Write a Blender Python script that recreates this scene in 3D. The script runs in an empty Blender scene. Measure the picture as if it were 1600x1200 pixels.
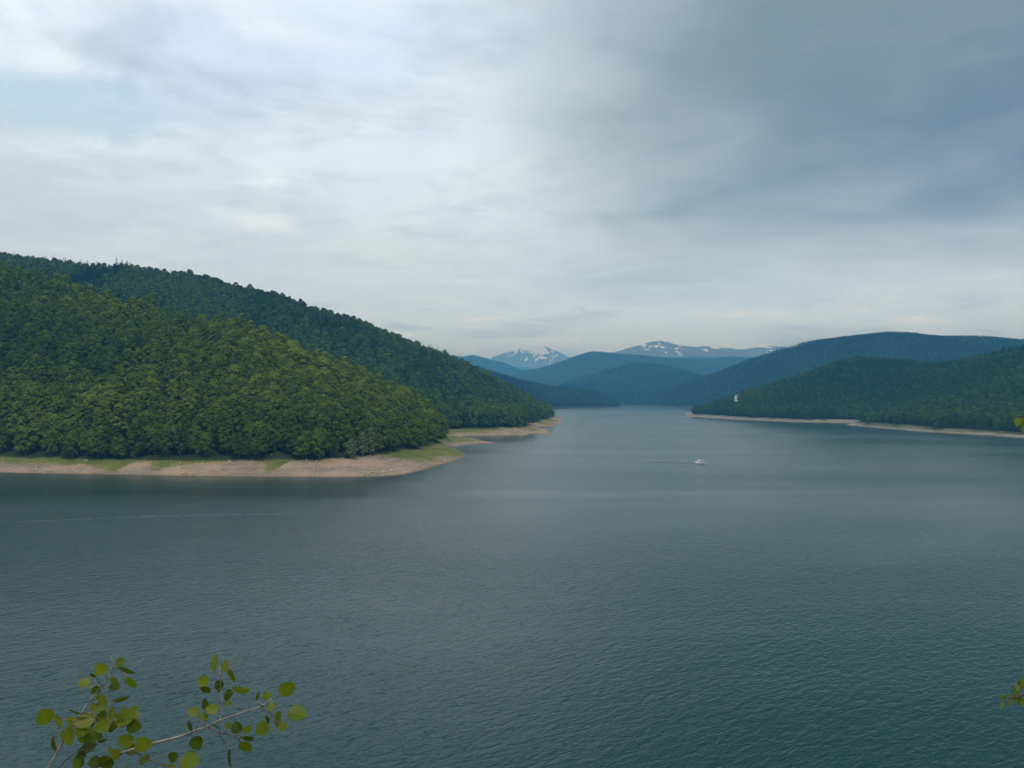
import bpy, bmesh, math, random
import numpy as np
from mathutils import Vector, Matrix

R = math.radians
rng = np.random.default_rng(7)
random.seed(7)
scene = bpy.context.scene
COL = scene.collection

# ------------------------------------------------------------------ camera
F = 1180.0            # focal length in pixels of the 1600 x 1200 photograph
CAM_Z = 50.0
PITCH = math.atan(20.0 / F)
cam_d = bpy.data.cameras.new('camera')
cam = bpy.data.objects.new('camera', cam_d)
COL.objects.link(cam)
cam.location = (0, 0, CAM_Z)
cam.rotation_euler = (R(90) + PITCH, 0, 0)
cam_d.sensor_width = 36.0
cam_d.lens = 36.0 * F / 1600.0
cam_d.clip_start = 0.05
cam_d.clip_end = 60000
scene.camera = cam

# ------------------------------------------------------------------ sky, sun, exposure
SUN_EL, SUN_AZ = R(54), R(150)      # azimuth from +Y, negative = towards -X
world = bpy.data.worlds.new('World')
scene.world = world
world.use_nodes = True
wn = world.node_tree.nodes
wl = world.node_tree.links
wn.clear()


class NB:
    """small node builder"""
    def __init__(self, tree):
        self.t = tree

    def n(self, typ, **kw):
        nd = self.t.nodes.new(typ)
        for k, v in kw.items():
            setattr(nd, k, v)
        return nd

    def put(self, sock, v):
        if isinstance(v, bpy.types.NodeSocket):
            self.t.links.new(v, sock)
        elif v is not None:
            if isinstance(v, tuple) and len(v) == 3 and sock.type == 'RGBA':
                v = v + (1.0,)
            sock.default_value = v

    def math(self, op, a, b=None, c=None, clamp=False):
        nd = self.n('ShaderNodeMath', operation=op, use_clamp=clamp)
        self.put(nd.inputs[0], a)
        if b is not None:
            self.put(nd.inputs[1], b)
        if c is not None:
            self.put(nd.inputs[2], c)
        return nd.outputs[0]

    def vmath(self, op, a, b=None):
        nd = self.n('ShaderNodeVectorMath', operation=op)
        self.put(nd.inputs[0], a)
        if b is not None:
            self.put(nd.inputs[1], b)
        return nd.outputs[0]

    def smooth(self, x, e0, e1, lo=0.0, hi=1.0):
        nd = self.n('ShaderNodeMapRange', interpolation_type='SMOOTHSTEP')
        self.put(nd.inputs['Value'], x)
        if e0 <= e1:
            nd.inputs['From Min'].default_value = e0
            nd.inputs['From Max'].default_value = e1
            nd.inputs['To Min'].default_value = lo
            nd.inputs['To Max'].default_value = hi
        else:
            nd.inputs['From Min'].default_value = e1
            nd.inputs['From Max'].default_value = e0
            nd.inputs['To Min'].default_value = hi
            nd.inputs['To Max'].default_value = lo
        return nd.outputs['Result']

    def mix(self, f, a, b, mode='MIX'):
        nd = self.n('ShaderNodeMix', data_type='RGBA', blend_type=mode)
        self.put(nd.inputs[0], f)
        self.put(nd.inputs[6], a)
        self.put(nd.inputs[7], b)
        return nd.outputs[2]

    def noise(self, vec, scale, detail=4.0, rough=0.55, dist=0.0, dim='3D'):
        nd = self.n('ShaderNodeTexNoise', noise_dimensions=dim)
        self.put(nd.inputs['Vector'], vec)
        nd.inputs['Scale'].default_value = scale
        nd.inputs['Detail'].default_value = detail
        nd.inputs['Roughness'].default_value = rough
        nd.inputs['Distortion'].default_value = dist
        return nd.outputs['Fac']

    def comb(self, x, y, z):
        nd = self.n('ShaderNodeCombineXYZ')
        for i, v in enumerate((x, y, z)):
            self.put(nd.inputs[i], v)
        return nd.outputs[0]

    def sep(self, v):
        nd = self.n('ShaderNodeSeparateXYZ')
        self.put(nd.inputs[0], v)
        return nd.outputs


b = NB(world.node_tree)
sky = b.n('ShaderNodeTexSky', sky_type='NISHITA')
sky.sun_disc = False
sky.sun_elevation = SUN_EL
sky.sun_rotation = SUN_AZ
sky.altitude = 800
sky.air_density = 1.0
sky.dust_density = 1.5
tc = b.n('ShaderNodeTexCoord')
D = tc.outputs['Generated']
dx, dy, dz = b.sep(D)
zc = b.math('ADD', b.math('MAXIMUM', dz, 0.0), 0.10)
pu = b.math('DIVIDE', dx, zc)
pv = b.math('DIVIDE', dy, zc)
Pl = b.comb(pu, pv, 0.0)
n_big = b.noise(Pl, 0.55, 5, 0.5, 0.4)
n_mid = b.noise(b.vmath('ADD', Pl, (7.3, 2.1, 0.0)), 1.5, 6, 0.55, 0.5)
n_fine = b.noise(b.vmath('ADD', Pl, (1.3, 9.1, 4.0)), 3.2, 6, 0.6, 0.3)
S = 8.1   # cloud radiance is written for a background strength of 0.1
def lin(r, g, bl, k=1.0):
    f = lambda c: (c / 255 / 12.92 if c / 255 <= 0.04045 else ((c / 255 + 0.055) / 1.055) ** 2.4)
    return (f(r) * k, f(g) * k, f(bl) * k)
def cl(r, g, bl, k=1.0):
    return lin(r, g, bl, S * k)
light = cl(220, 238, 250, 1.34)
white = cl(234, 246, 253, 1.38)
pale_blue = cl(203, 222, 249, 1.30)
# thin bright deck with bluish and white parts
c = b.mix(b.smooth(n_big, 0.38, 0.62), pale_blue, light)
c = b.mix(b.math('MULTIPLY', b.smooth(n_mid, 0.50, 0.72), 0.7), c, white)
c = b.mix(b.math('MULTIPLY', b.smooth(n_fine, 0.56, 0.3), 0.42), c, cl(186, 206, 228, 1.05))
st_v = b.vmath('ADD', b.vmath('MULTIPLY', Pl, (0.85, 1.35, 1.0)), (3.0, 5.0, 0.0))
n_st = b.noise(st_v, 1.3, 7, 0.62, 0.7)
c = b.mix(b.math('MULTIPLY', b.smooth(n_st, 0.55, 0.72), 0.55), c, cl(240, 249, 254, 1.25))
c = b.mix(b.math('MULTIPLY', b.smooth(n_st, 0.46, 0.30), 0.40), c, cl(184, 204, 224, 1.05))
# open sky showing through thin places
hole = b.math('MULTIPLY', b.smooth(b.math('ADD', n_mid, b.math('MULTIPLY', n_big, 0.6)), 0.74, 0.60), 0.18)
c = b.mix(hole, c, sky.outputs['Color'])
hu = b.math('DIVIDE', b.math('ADD', b.math('ADD', pu, 1.2), b.math('MULTIPLY', b.math('SUBTRACT', n_fine, 0.5), 0.9)), 0.34)
hw = b.math('DIVIDE', b.math('ADD', b.math('SUBTRACT', pv, 1.95), b.math('MULTIPLY', b.math('SUBTRACT', n_st, 0.5), 0.7)), 0.20)
c = b.mix(b.smooth(b.math('ADD', b.math('MULTIPLY', hu, hu), b.math('MULTIPLY', hw, hw)), 1.3, 0.1, 0.0, 0.55), c, cl(166, 202, 232, 1.2))
# greyer deck towards the right and low down
n_w = b.math('SUBTRACT', n_mid, 0.5)
gr = b.smooth(b.math('ADD', b.math('ADD', dx, b.math('MULTIPLY', n_w, 0.45)), 0.0), -0.10, 0.42)
low = b.smooth(b.math('ADD', dz, b.math('MULTIPLY', n_w, 0.10)), 0.30, 0.10)
c = b.mix(b.math('MULTIPLY', gr, b.math('MULTIPLY_ADD', n_st, 0.5, 0.58)), c, cl(184, 203, 217, 1.06))
c = b.mix(b.math('MULTIPLY', low, 0.75), c, cl(212, 229, 243, 1.14))
# heavy rain cloud: its base is a plane patch overhead and to the right
wu = b.math('ADD', pu, b.math('MULTIPLY', b.math('SUBTRACT', n_big, 0.5), 1.1))
wv = b.math('ADD', pv, b.math('ADD', b.math('MULTIPLY', b.math('SUBTRACT', n_mid, 0.5), 1.5), b.math('MULTIPLY', b.math('SUBTRACT', n_st, 0.5), 0.8)))
dk = b.math('MULTIPLY', b.smooth(b.math('ADD', wu, b.math('MULTIPLY', wv, -0.16)), -0.62, 0.42), b.smooth(wv, 4.0, 1.8))
dcol = b.mix(b.smooth(b.math('ADD', pu, b.math('MULTIPLY', n_w, 1.0)), 0.5, 1.5), cl(127, 146, 156), cl(112, 129, 151))
dcol = b.mix(b.math('MULTIPLY', b.smooth(n_fine, 0.42, 0.68), 0.35), dcol, cl(150, 167, 178))
c = b.mix(b.math('MULTIPLY', dk, 0.97), c, dcol)
# grey tongue of cloud low over the far mountains
tu = b.math('DIVIDE', b.math('SUBTRACT', wu, 0.95), 0.85)
tv = b.math('DIVIDE', b.math('SUBTRACT', wv, 4.0), 0.62)
tr = b.math('ADD', b.math('MULTIPLY', tu, tu), b.math('MULTIPLY', tv, tv))
c = b.mix(b.smooth(tr, 1.5, 0.1, 0.0, 0.62), c, cl(166, 192, 212, 1.1))
# small low cloud banks near the horizon
hv = b.comb(b.math('MULTIPLY', dx, 5.0), b.math('MULTIPLY', dy, 5.0), b.math('MULTIPLY', dz, 26.0))
n_h = b.noise(hv, 1.6, 6, 0.6, 0.6)
c = b.mix(b.smooth(b.math('ADD', dz, b.math('MULTIPLY', b.math('SUBTRACT', n_h, 0.5), 0.10)), 0.20, 0.05, 0.0, 0.8), c, cl(205, 229, 254, 1.72))
band = b.math('MULTIPLY', b.smooth(dz, 0.16, 0.10), b.smooth(dz, 0.02, 0.05))
c = b.mix(b.math('MULTIPLY', b.math('MULTIPLY', b.smooth(n_h, 0.54, 0.70), band), 0.40), c, cl(232, 243, 254, 1.95))
c = b.mix(b.math('MULTIPLY', b.math('MULTIPLY', b.smooth(n_h, 0.50, 0.36), band), 0.6), c, cl(186, 208, 228, 1.25))
bg = b.n('ShaderNodeBackground')
b.put(bg.inputs['Color'], c)
bg.inputs['Strength'].default_value = 0.1
wo = b.n('ShaderNodeOutputWorld')
wl.new(bg.outputs[0], wo.inputs['Surface'])

sun_d = bpy.data.lights.new('sun', 'SUN')
sun = bpy.data.objects.new('sun', sun_d)
COL.objects.link(sun)
sun_d.energy = 1.5
sun_d.angle = R(14)
sun_d.color = (1.0, 0.95, 0.87)
sd = Vector((math.sin(SUN_AZ) * math.cos(SUN_EL), math.cos(SUN_AZ) * math.cos(SUN_EL), math.sin(SUN_EL)))
sun.rotation_euler = sd.to_track_quat('Z', 'Y').to_euler()
sun.location = (0, 0, 300)

scene.view_settings.view_transform = 'Standard'
scene.view_settings.look = 'None'
scene.view_settings.exposure = 0.3
scene.view_settings.gamma = 1.0
scene.view_settings.use_curve_mapping = False
scene.cycles.use_denoising = True
scene.cycles.denoising_prefilter = 'ACCURATE'
scene.cycles.max_bounces = 6
scene.cycles.diffuse_bounces = 2
scene.cycles.glossy_bounces = 2
scene.cycles.transmission_bounces = 2
scene.cycles.volume_bounces = 0
scene.cycles.transparent_max_bounces = 4

# ------------------------------------------------------------------ helpers
CP, SP = math.cos(PITCH), math.sin(PITCH)

def ray(px, py):
    u, v = (px - 800.0) / F, (600.0 - py) / F
    return Vector((u, CP - v * SP, SP + v * CP))

def P(px, py, Y):
    d = ray(px, py)
    t = Y / d.y
    return Vector((d.x * t, Y, CAM_Z + d.z * t))

def W(px, py, z=0.0):
    d = ray(px, py)
    t = (z - CAM_Z) / d.z
    return Vector((d.x * t, d.y * t, z))

def tag(o, label=None, cat=None, group=None, kind=None):
    if label: o['label'] = label
    if cat: o['category'] = cat
    if group: o['group'] = group
    if kind: o['kind'] = kind
    return o

def empty(name, loc=(0, 0, 0), rz=0.0):
    o = bpy.data.objects.new(name, None)
    COL.objects.link(o)
    o.location = loc
    o.rotation_euler = (0, 0, rz)
    o.empty_display_size = 0.3
    return o

def mesh_obj(name, verts, faces, mat=None, parent=None, smooth=False, link=True):
    me = bpy.data.meshes.new(name)
    me.from_pydata([tuple(map(float, v)) for v in verts], [], [tuple(map(int, f)) for f in faces])
    me.update()
    if smooth:
        me.polygons.foreach_set('use_smooth', [True] * len(me.polygons))
    if mat:
        me.materials.append(mat)
    o = bpy.data.objects.new(name, me)
    if link:
        COL.objects.link(o)
    if parent:
        o.parent = parent
    return o

def hash2(ix, iy, seed):
    h = (ix.astype(np.int64) * 374761393 + iy.astype(np.int64) * 668265263 + seed * 1442695041) & 0xFFFFFFFF
    h = ((h ^ (h >> 13)) * 1274126177) & 0xFFFFFFFF
    h = h ^ (h >> 16)
    return (h & 0xFFFF) / 65535.0

def vnoise(x, y, seed=0):
    x = np.asarray(x, float); y = np.asarray(y, float)
    ix, iy = np.floor(x), np.floor(y)
    fx, fy = x - ix, y - iy
    fx = fx * fx * (3 - 2 * fx); fy = fy * fy * (3 - 2 * fy)
    a = hash2(ix, iy, seed); b_ = hash2(ix + 1, iy, seed)
    c_ = hash2(ix, iy + 1, seed); d_ = hash2(ix + 1, iy + 1, seed)
    return (a + (b_ - a) * fx) * (1 - fy) + (c_ + (d_ - c_) * fx) * fy

def fbm(x, y, scale, octaves=4, seed=0, gain=0.5):
    """about -1..1; scale = size of the largest features in metres"""
    x = np.asarray(x, float) / scale; y = np.asarray(y, float) / scale
    s, amp, tot = 0.0, 1.0, 0.0
    for k in range(octaves):
        s = s + amp * (vnoise(x * 2 ** k + 13.7 * k, y * 2 ** k - 7.1 * k, seed + k) * 2 - 1)
        tot += amp
        amp *= gain
    return s / tot * 1.6

def ridged(x, y, scale, octaves=4, seed=0):
    x = np.asarray(x, float) / scale; y = np.asarray(y, float) / scale
    s, amp, tot = 0.0, 1.0, 0.0
    for k in range(octaves):
        n = 1 - np.abs(vnoise(x * 2 ** k + 3.7 * k, y * 2 ** k + 5.1 * k, seed + k) * 2 - 1)
        s = s + amp * n * n
        tot += amp
        amp *= 0.5
    return s / tot

class RBF:
    """height surface through scattered points (kernel r plus a plane)"""
    def __init__(self, pts, k=1.0):
        p = np.array([tuple(q) for q in pts], float)
        self.c = p[:, :2] / 1000.0
        n = len(p)
        d = np.linalg.norm(self.c[:, None] - self.c[None], axis=2)
        A = np.zeros((n + 3, n + 3))
        A[:n, :n] = d
        A[:n, n] = A[n, :n] = 1
        A[:n, n + 1:] = self.c
        A[n + 1:, :n] = self.c.T
        A[np.arange(n), np.arange(n)] -= 1e-5
        rhs = np.concatenate([p[:, 2], [0, 0, 0]])
        self.w = np.linalg.lstsq(A, rhs, rcond=None)[0]
        self.n = n

    def __call__(self, x, y):
        x = np.asarray(x, float); y = np.asarray(y, float)
        shp = x.shape
        q = np.stack([x.ravel(), y.ravel()], 1) / 1000.0
        out = np.empty(len(q))
        for i in range(0, len(q), 20000):
            s = q[i:i + 20000]
            d = np.sqrt(((s[:, None] - self.c[None]) ** 2).sum(2))
            out[i:i + 20000] = d @ self.w[:self.n] + self.w[self.n] + s @ self.w[self.n + 1:]
        return out.reshape(shp)

def grid_obj(name, x0, x1, y0, y1, step, hf, mat, attrs=None, kind='structure', zmin=-8.0):
    nx, ny = int((x1 - x0) / step) + 1, int((y1 - y0) / step) + 1
    X, Y = np.meshgrid(np.linspace(x0, x1, nx), np.linspace(y0, y1, ny))
    Z = np.maximum(hf(X, Y), zmin)
    v = np.stack([X.ravel(), Y.ravel(), Z.ravel()], 1)
    i = np.arange(nx * ny).reshape(ny, nx)
    f = np.stack([i[:-1, :-1].ravel(), i[:-1, 1:].ravel(), i[1:, 1:].ravel(), i[1:, :-1].ravel()], 1)
    # drop cells that lie wholly on the lake bottom
    keep = (Z.ravel()[f] > zmin + 0.01).any(1)
    f = f[keep]
    used = np.unique(f)
    remap = -np.ones(nx * ny, int); remap[used] = np.arange(len(used))
    v = v[used]; f = remap[f]
    me = bpy.data.meshes.new(name)
    me.vertices.add(len(v)); me.vertices.foreach_set('co', v.ravel())
    me.loops.add(len(f) * 4); me.loops.foreach_set('vertex_index', f.ravel())
    me.polygons.add(len(f)); me.polygons.foreach_set('loop_start', np.arange(0, len(f) * 4, 4))
    me.update(calc_edges=True)
    me.polygons.foreach_set('use_smooth', np.ones(len(f), bool))
    if attrs:
        for an, fn in attrs.items():
            a = me.attributes.new(an, 'FLOAT', 'POINT')
            a.data.foreach_set('value', np.asarray(fn(v[:, 0], v[:, 1], v[:, 2]), np.float32))
    me.materials.append(mat)
    o = bpy.data.objects.new(name, me)
    COL.objects.link(o)
    o['kind'] = kind
    return o

def material(name):
    m = bpy.data.materials.new(name)
    m.use_nodes = True
    m.node_tree.nodes.clear()
    return m, NB(m.node_tree)

def finish(m, nb, shader):
    out = nb.n('ShaderNodeOutputMaterial')
    m.node_tree.links.new(shader, out.inputs['Surface'])
    return m

def principled(nb, col, rough=0.7, metal=0.0, normal=None, spec=0.3):
    p = nb.n('ShaderNodeBsdfPrincipled')
    nb.put(p.inputs['Base Color'], col)
    nb.put(p.inputs['Roughness'], rough)
    nb.put(p.inputs['Metallic'], metal)
    nb.put(p.inputs['Specular IOR Level'], spec)
    if normal is not None:
        nb.put(p.inputs['Normal'], normal)
    return p.outputs[0]

def simple_mat(name, col, rough=0.6, metal=0.0, var=0.15, scale=8.0, spec=0.3):
    m, nb = material(name)
    t = nb.n('ShaderNodeTexCoord')
    n = nb.noise(t.outputs['Object'], scale, 4)
    cc = nb.mix(nb.smooth(n, 0.3, 0.7), tuple(x * (1 - var) for x in col), tuple(min(1, x * (1 + var)) for x in col))
    return finish(m, nb, principled(nb, cc, rough, metal, None, spec))

# ------------------------------------------------------------------ materials of the land
def land_material(name, sand_top=7.0, forest=(0.022, 0.038, 0.014), sandA=(0.42, 0.285, 0.185), sandB=(0.23, 0.185, 0.12),
                  grassc=(0.15, 0.19, 0.04), far=False):
    m, nb = material(name)
    g = nb.n('ShaderNodeNewGeometry')
    pos = g.outputs['Position']
    _, _, z = nb.sep(pos)
    n1 = nb.noise(pos, 0.05, 5, 0.6)
    n2 = nb.noise(pos, 0.4, 5, 0.65)
    n3 = nb.noise(pos, 2.0, 3, 0.6)
    n0 = nb.noise(pos, 0.018, 4, 0.6)
    sand = nb.mix(nb.smooth(n1, 0.38, 0.62), sandA, sandB)
    sand = nb.mix(nb.math('MULTIPLY', nb.smooth(n0, 0.50, 0.62), 0.7), sand, (0.20, 0.175, 0.14))
    sand = nb.mix(nb.smooth(n2, 0.45, 0.75), sand, (0.36, 0.30, 0.23))
    sand = nb.mix(nb.math('MULTIPLY', nb.smooth(n3, 0.52, 0.32), 0.75), sand, (0.13, 0.095, 0.065))
    # old water lines run along the contours
    wob = nb.math('ADD', z, nb.math('MULTIPLY', n2, 0.5))
    line = nb.noise(nb.comb(0.0, 0.0, wob), 1.6, 3, 0.7)
    sand = nb.mix(nb.math('MULTIPLY', nb.smooth(line, 0.50, 0.62), 0.65), sand, (0.46, 0.37, 0.29))
    at = nb.n('ShaderNodeAttribute', attribute_name='grass')
    gm = nb.math('ADD', at.outputs['Fac'], nb.math('MULTIPLY', nb.math('SUBTRACT', n2, 0.5), 1.3))
    gcol = nb.mix(nb.smooth(n3, 0.3, 0.7), grassc, tuple(x * 0.55 for x in grassc))
    gcol = nb.mix(nb.smooth(n1, 0.4, 0.6), gcol, (grassc[0] * 1.25, grassc[1] * 0.95, grassc[2] * 1.2))
    col = nb.mix(nb.smooth(gm, 0.40, 0.68), sand, gcol)
    # wet sand at the water's edge
    wet = nb.smooth(nb.math('ADD', z, nb.math('MULTIPLY', n2, 0.3)), 0.75, 0.25)
    col = nb.mix(nb.math('MULTIPLY', wet, 0.65), col, (0.12, 0.095, 0.065))
    # forest floor: leaf litter and undergrowth
    fl = nb.mix(nb.smooth(n2, 0.4, 0.6), forest, (forest[0] * 1.7, forest[1] * 1.5, forest[2] * 1.2))
    ft = nb.smooth(nb.math('ADD', z, nb.math('MULTIPLY', nb.math('SUBTRACT', n1, 0.5), 5.0)), sand_top, sand_top + 1.6)
    col = nb.mix(ft, col, fl)
    bp = nb.n('ShaderNodeBump')
    bp.inputs['Strength'].default_value = 0.8
    bp.inputs['Distance'].default_value = 0.5
    nb.put(bp.inputs['Height'], nb.math('ADD', nb.math('MULTIPLY', n2, 0.6), nb.math('MULTIPLY', n3, 0.4)))
    return finish(m, nb, principled(nb, col, 0.9, 0, bp.outputs[0], 0.15))

def far_material(name, tree_line, rock=(0.17, 0.15, 0.115), forest=(0.022, 0.040, 0.018), snow=0.0, tl_w=120.0, shore=1.6):
    m, nb = material(name)
    g = nb.n('ShaderNodeNewGeometry')
    pos = g.outputs['Position']
    _, _, z = nb.sep(pos)
    n1 = nb.noise(pos, 0.004, 5, 0.6)
    n2 = nb.noise(pos, 0.02, 5, 0.6)
    n3 = nb.noise(pos, 0.07, 3, 0.6)
    f = nb.mix(nb.smooth(n2, 0.35, 0.65), forest, tuple(x * 1.7 for x in forest))
    f = nb.mix(nb.smooth(n3, 0.4, 0.65), f, tuple(x * 0.5 for x in forest))
    rk = nb.mix(nb.smooth(n2, 0.35, 0.65), rock, (rock[0] * 0.55, rock[1] * 0.7, rock[2] * 0.6))
    tl = nb.smooth(nb.math('ADD', z, nb.math('MULTIPLY', nb.math('SUBTRACT', n1, 0.5), tl_w * 1.2)), tree_line, tree_line + tl_w * 0.4)
    col = nb.mix(tl, f, rk)
    col = nb.mix(nb.smooth(z, shore + 0.8, shore - 0.8), col, (0.18, 0.175, 0.16))
    if snow > 0:
        at = nb.n('ShaderNodeAttribute', attribute_name='snow')
        sm = nb.math('ADD', at.outputs['Fac'], nb.math('MULTIPLY', nb.math('SUBTRACT', n2, 0.5), 0.5))
        col = nb.mix(nb.smooth(sm, 0.50, 0.64), col, (0.85, 0.87, 0.9))
    return finish(m, nb, principled(nb, col, 0.95, 0, None, 0.05))

# ------------------------------------------------------------------ the lake
def water_material():
    m, nb = material('lake_water')
    g = nb.n('ShaderNodeNewGeometry')
    pos = g.outputs['Position']
    def train(rot, sx, sy, scale, detail, seed, dist=0.6):
        mp = nb.n('ShaderNodeMapping')
        nb.put(mp.inputs['Vector'], pos)
        mp.vector_type = 'TEXTURE'
        mp.inputs['Rotation'].default_value = (0, 0, rot)
        mp.inputs['Scale'].default_value = (1 / sx, 1 / sy, 1)
        mp.inputs['Location'].default_value = (seed * 31.7, seed * 17.3, seed)
        return nb.noise(mp.outputs[0], scale, detail, 0.5, dist)
    a = train(R(38), 0.42, 1.0, 0.80, 2, 1)
    a2 = train(R(70), 0.50, 1.0, 0.38, 2, 2)
    c_ = train(R(22), 0.6, 1.0, 1.7, 1, 3)
    swell = nb.noise(pos, 0.035, 3, 0.5)
    _, wy0, _ = nb.sep(pos)
    # gusts: patches where the wind roughens the water
    mg = nb.n('ShaderNodeMapping')
    nb.put(mg.inputs['Vector'], pos)
    mg.inputs['Scale'].default_value = (0.35, 1.0, 1.0)
    gust = nb.noise(mg.outputs[0], 0.006, 4, 0.55, 0.5)
    gs = nb.smooth(gust, 0.38, 0.64, 0.55, 1.3)
    rdg = nb.math('ABSOLUTE', nb.math('SUBTRACT', train(R(34), 0.45, 1.0, 0.58, 2, 5), 0.5))
    a = nb.math('SUBTRACT', a, nb.math('MULTIPLY', rdg, 0.9))
    h = nb.math('ADD', nb.math('ADD', nb.math('MULTIPLY', a, 0.62), nb.math('MULTIPLY', a2, 0.34)),
                nb.math('ADD', nb.math('MULTIPLY', c_, 0.16), nb.math('MULTIPLY', swell, 0.5)))
    # the hills shelter the water close under the two banks from the wind
    wx, wy, _ = nb.sep(pos)
    sh_l = nb.math('MULTIPLY', nb.smooth(wy, 300.0, 455.0), nb.smooth(wx, 10.0, -90.0))
    sh_r = nb.math('MULTIPLY', nb.smooth(nb.math('ADD', wx, nb.math('MULTIPLY', wy, 0.55)), 1030.0, 1190.0), nb.smooth(wx, 380.0, 520.0))
    shel = nb.math('SUBTRACT', 1.0, nb.math('MULTIPLY', nb.math('MAXIMUM', sh_l, sh_r), 0.58))
    # the narrow far arm lies out of the wind
    calm = nb.smooth(wy, 350.0, 1200.0, 1.0, 0.68)
    chop = nb.smooth(wy, 90.0, 360.0, 1.25, 1.0)
    h = nb.math('MULTIPLY', h, nb.math('MULTIPLY', nb.math('MULTIPLY', gs, nb.math('MULTIPLY', calm, chop)), shel))
    bp = nb.n('ShaderNodeBump')
    bp.inputs['Strength'].default_value = 1.0
    bp.inputs['Distance'].default_value = 0.25
    nb.put(bp.inputs['Height'], h)
    p = nb.n('ShaderNodeBsdfPrincipled')
    deep = nb.mix(nb.smooth(nb.noise(pos, 0.004, 3), 0.35, 0.65), (0.001, 0.032, 0.031), (0.001, 0.036, 0.034))
    nb.put(p.inputs['Base Color'], deep)
    nb.put(p.inputs['Roughness'], nb.smooth(gust, 0.35, 0.68, 0.17, 0.26))
    p.inputs['IOR'].default_value = 1.333
    p.inputs['Specular IOR Level'].default_value = 0.5
    p.inputs['Specular Tint'].default_value = (0.64, 1.0, 0.96, 1)
    nb.put(p.inputs['Normal'], bp.outputs[0])
    return finish(m, nb, p.outputs[0])

M_WATER = water_material()
EXT = 21000.0
lake = mesh_obj('lake', [(-EXT, -2000, 0), (EXT, -2000, 0), (EXT, EXT, 0), (-EXT, EXT, 0)], [(0, 1, 2, 3)], M_WATER)
lake['kind'] = 'structure'

# ------------------------------------------------------------------ left land: front spur and long ridge behind it
TREE = 18.0
def crest(lst, tree=TREE):
    out = []
    for px, py, Y in lst:
        p = P(px, py, Y)
        out.append((p.x, p.y, p.z - tree))
    return out

def shore_pts(lst):
    return [tuple(W(x, y)) for x, y in lst]

L_shore = [(-330, 727), (-200, 733), (-100, 736), (0, 738), (60, 739.5), (100, 740.5), (150, 741), (200, 742), (250, 743), (300, 744), (350, 744.5),
           (400, 745), (450, 745.3), (500, 745.6), (560, 745.5), (600, 744.5), (625, 742), (645, 738.5), (665, 734), (685, 728.5), (705, 722.5),
           (720, 717.5), (729, 712.5), (724, 707.5), (712, 703.5), (700, 700.3), (695, 699), (708, 697.5), (725, 695.8), (745, 694.8), (765, 693.6), (777, 692.6),
           (770, 690.4), (755, 687.4), (740, 684.6), (724, 682), (735, 681.2), (760, 681), (785, 680.8), (810, 680.4), (835, 679.4),
           (855, 677.4), (860, 675.6), (852, 672.5), (844, 669.5), (840, 667), (850, 663), (862, 659), (872, 656), (866, 652), (840, 649.5), (780, 647), (700, 645)]
pts = shore_pts(L_shore)
# foot of the wood above the beach
for px, py, z in [(-330, 703, 9), (-200, 708, 9), (-100, 711, 8.5), (0, 712, 8.5), (75, 714, 8.5), (150, 716.5, 8.3), (225, 718, 8.2), (300, 719, 8.2),
                  (375, 718.5, 8.2), (450, 717, 8.3), (500, 717, 8.3), (550, 716, 8), (590, 712.5, 7.5), (640, 703.5, 7.5), (670, 697, 7.5), (690, 690.5, 7.5)]:
    pts.append(tuple(W(px, py, z)))
for px, py, z in [(640, 722, 2.6), (680, 712, 3.2), (705, 706, 2.6), (700, 690, 2.2), (715, 686, 1.8), (735, 689.5, 1.4), (755, 690.4, 0.9),
                  (712, 671, 7), (740, 670.5, 7.5), (780, 671.5, 7.5), (815, 670.5, 7.5), (838, 672, 4.0), (835, 664.5, 7.5), (850, 658.3, 7.5), (862, 654.5, 7.0)]:
    pts.append(tuple(W(px, py, z)))
# lake floor in front of the shore
for px, py in L_shore[:24]:
    q = W(px + (0 if px < 600 else (px - 600) * 0.25), py + 9)
    pts.append((q.x, q.y, -4.5))
for px, py, z in [(805, 693, -4), (795, 686, -3), (765, 684.3, -2.0), (890, 678, -5), (885, 668, -5), (905, 656, -6), (890, 648, -6), (850, 646, -7), (750, 683.0, -1.5), (780, 684.6, -3), (820, 684, -4), (800, 682.6, -2), (842, 682.6, -4), (772, 687.4, -2.2), (755, 685.2, -1.6), (735, 702, -2.5), (722, 701, -1.5), (713, 701.6, -0.6), (745, 706, -4)]:
    pts.append(tuple(W(px, py, z)))
A_crest = [(-200, 385, 960), (-80, 402, 920), (0, 418, 880), (100, 442, 840), (190, 464, 815), (270, 487, 790), (380, 515, 770), (430, 540, 760),
           (480, 560, 752), (560, 592, 748), (640, 613, 752), (680, 634, 765), (698, 655, 785)]
B_crest = [(-300, 380, 1520), (-150, 392, 1450), (0, 402, 1400), (60, 408, 1400), (120, 415, 1400), (200, 417, 1400), (280, 430, 1390), (340, 437, 1390), (420, 452, 1390),
           (480, 475, 1390), (550, 497, 1390), (600, 513, 1395), (680, 549, 1400), (740, 574, 1420), (790, 597, 1470), (830, 618, 1530), (858, 641, 1585)]
pts += crest(A_crest)
pts += crest(B_crest)
pts += [(-900, 1080, 170), (-700, 1020, 130), (-560, 1000, 104), (-440, 985, 82), (-330, 975, 60), (-230, 960, 36), (-150, 945, 18), (-110, 900, 9)]
pts += [(-1700, 1500, 330), (-1700, 900, 250), (-1300, 700, 180), (-1000, 500, 60), (-1700, 2300, 120), (-1000, 2200, 90), (-500, 2200, 40), (-100, 2200, -6), (-300, 2000, 60),
        (-700, 1900, 170), (-1200, 1900, 210), (150, 2200, -8), (200, 1500, -8), (160, 1200, -8), (100, 900, -8), (60, 700, -8), (0, 500, -8), (-300, 400, -8), (-700, 400, -8), (-900, 420, -6)]
H_L = RBF(pts)
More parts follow.
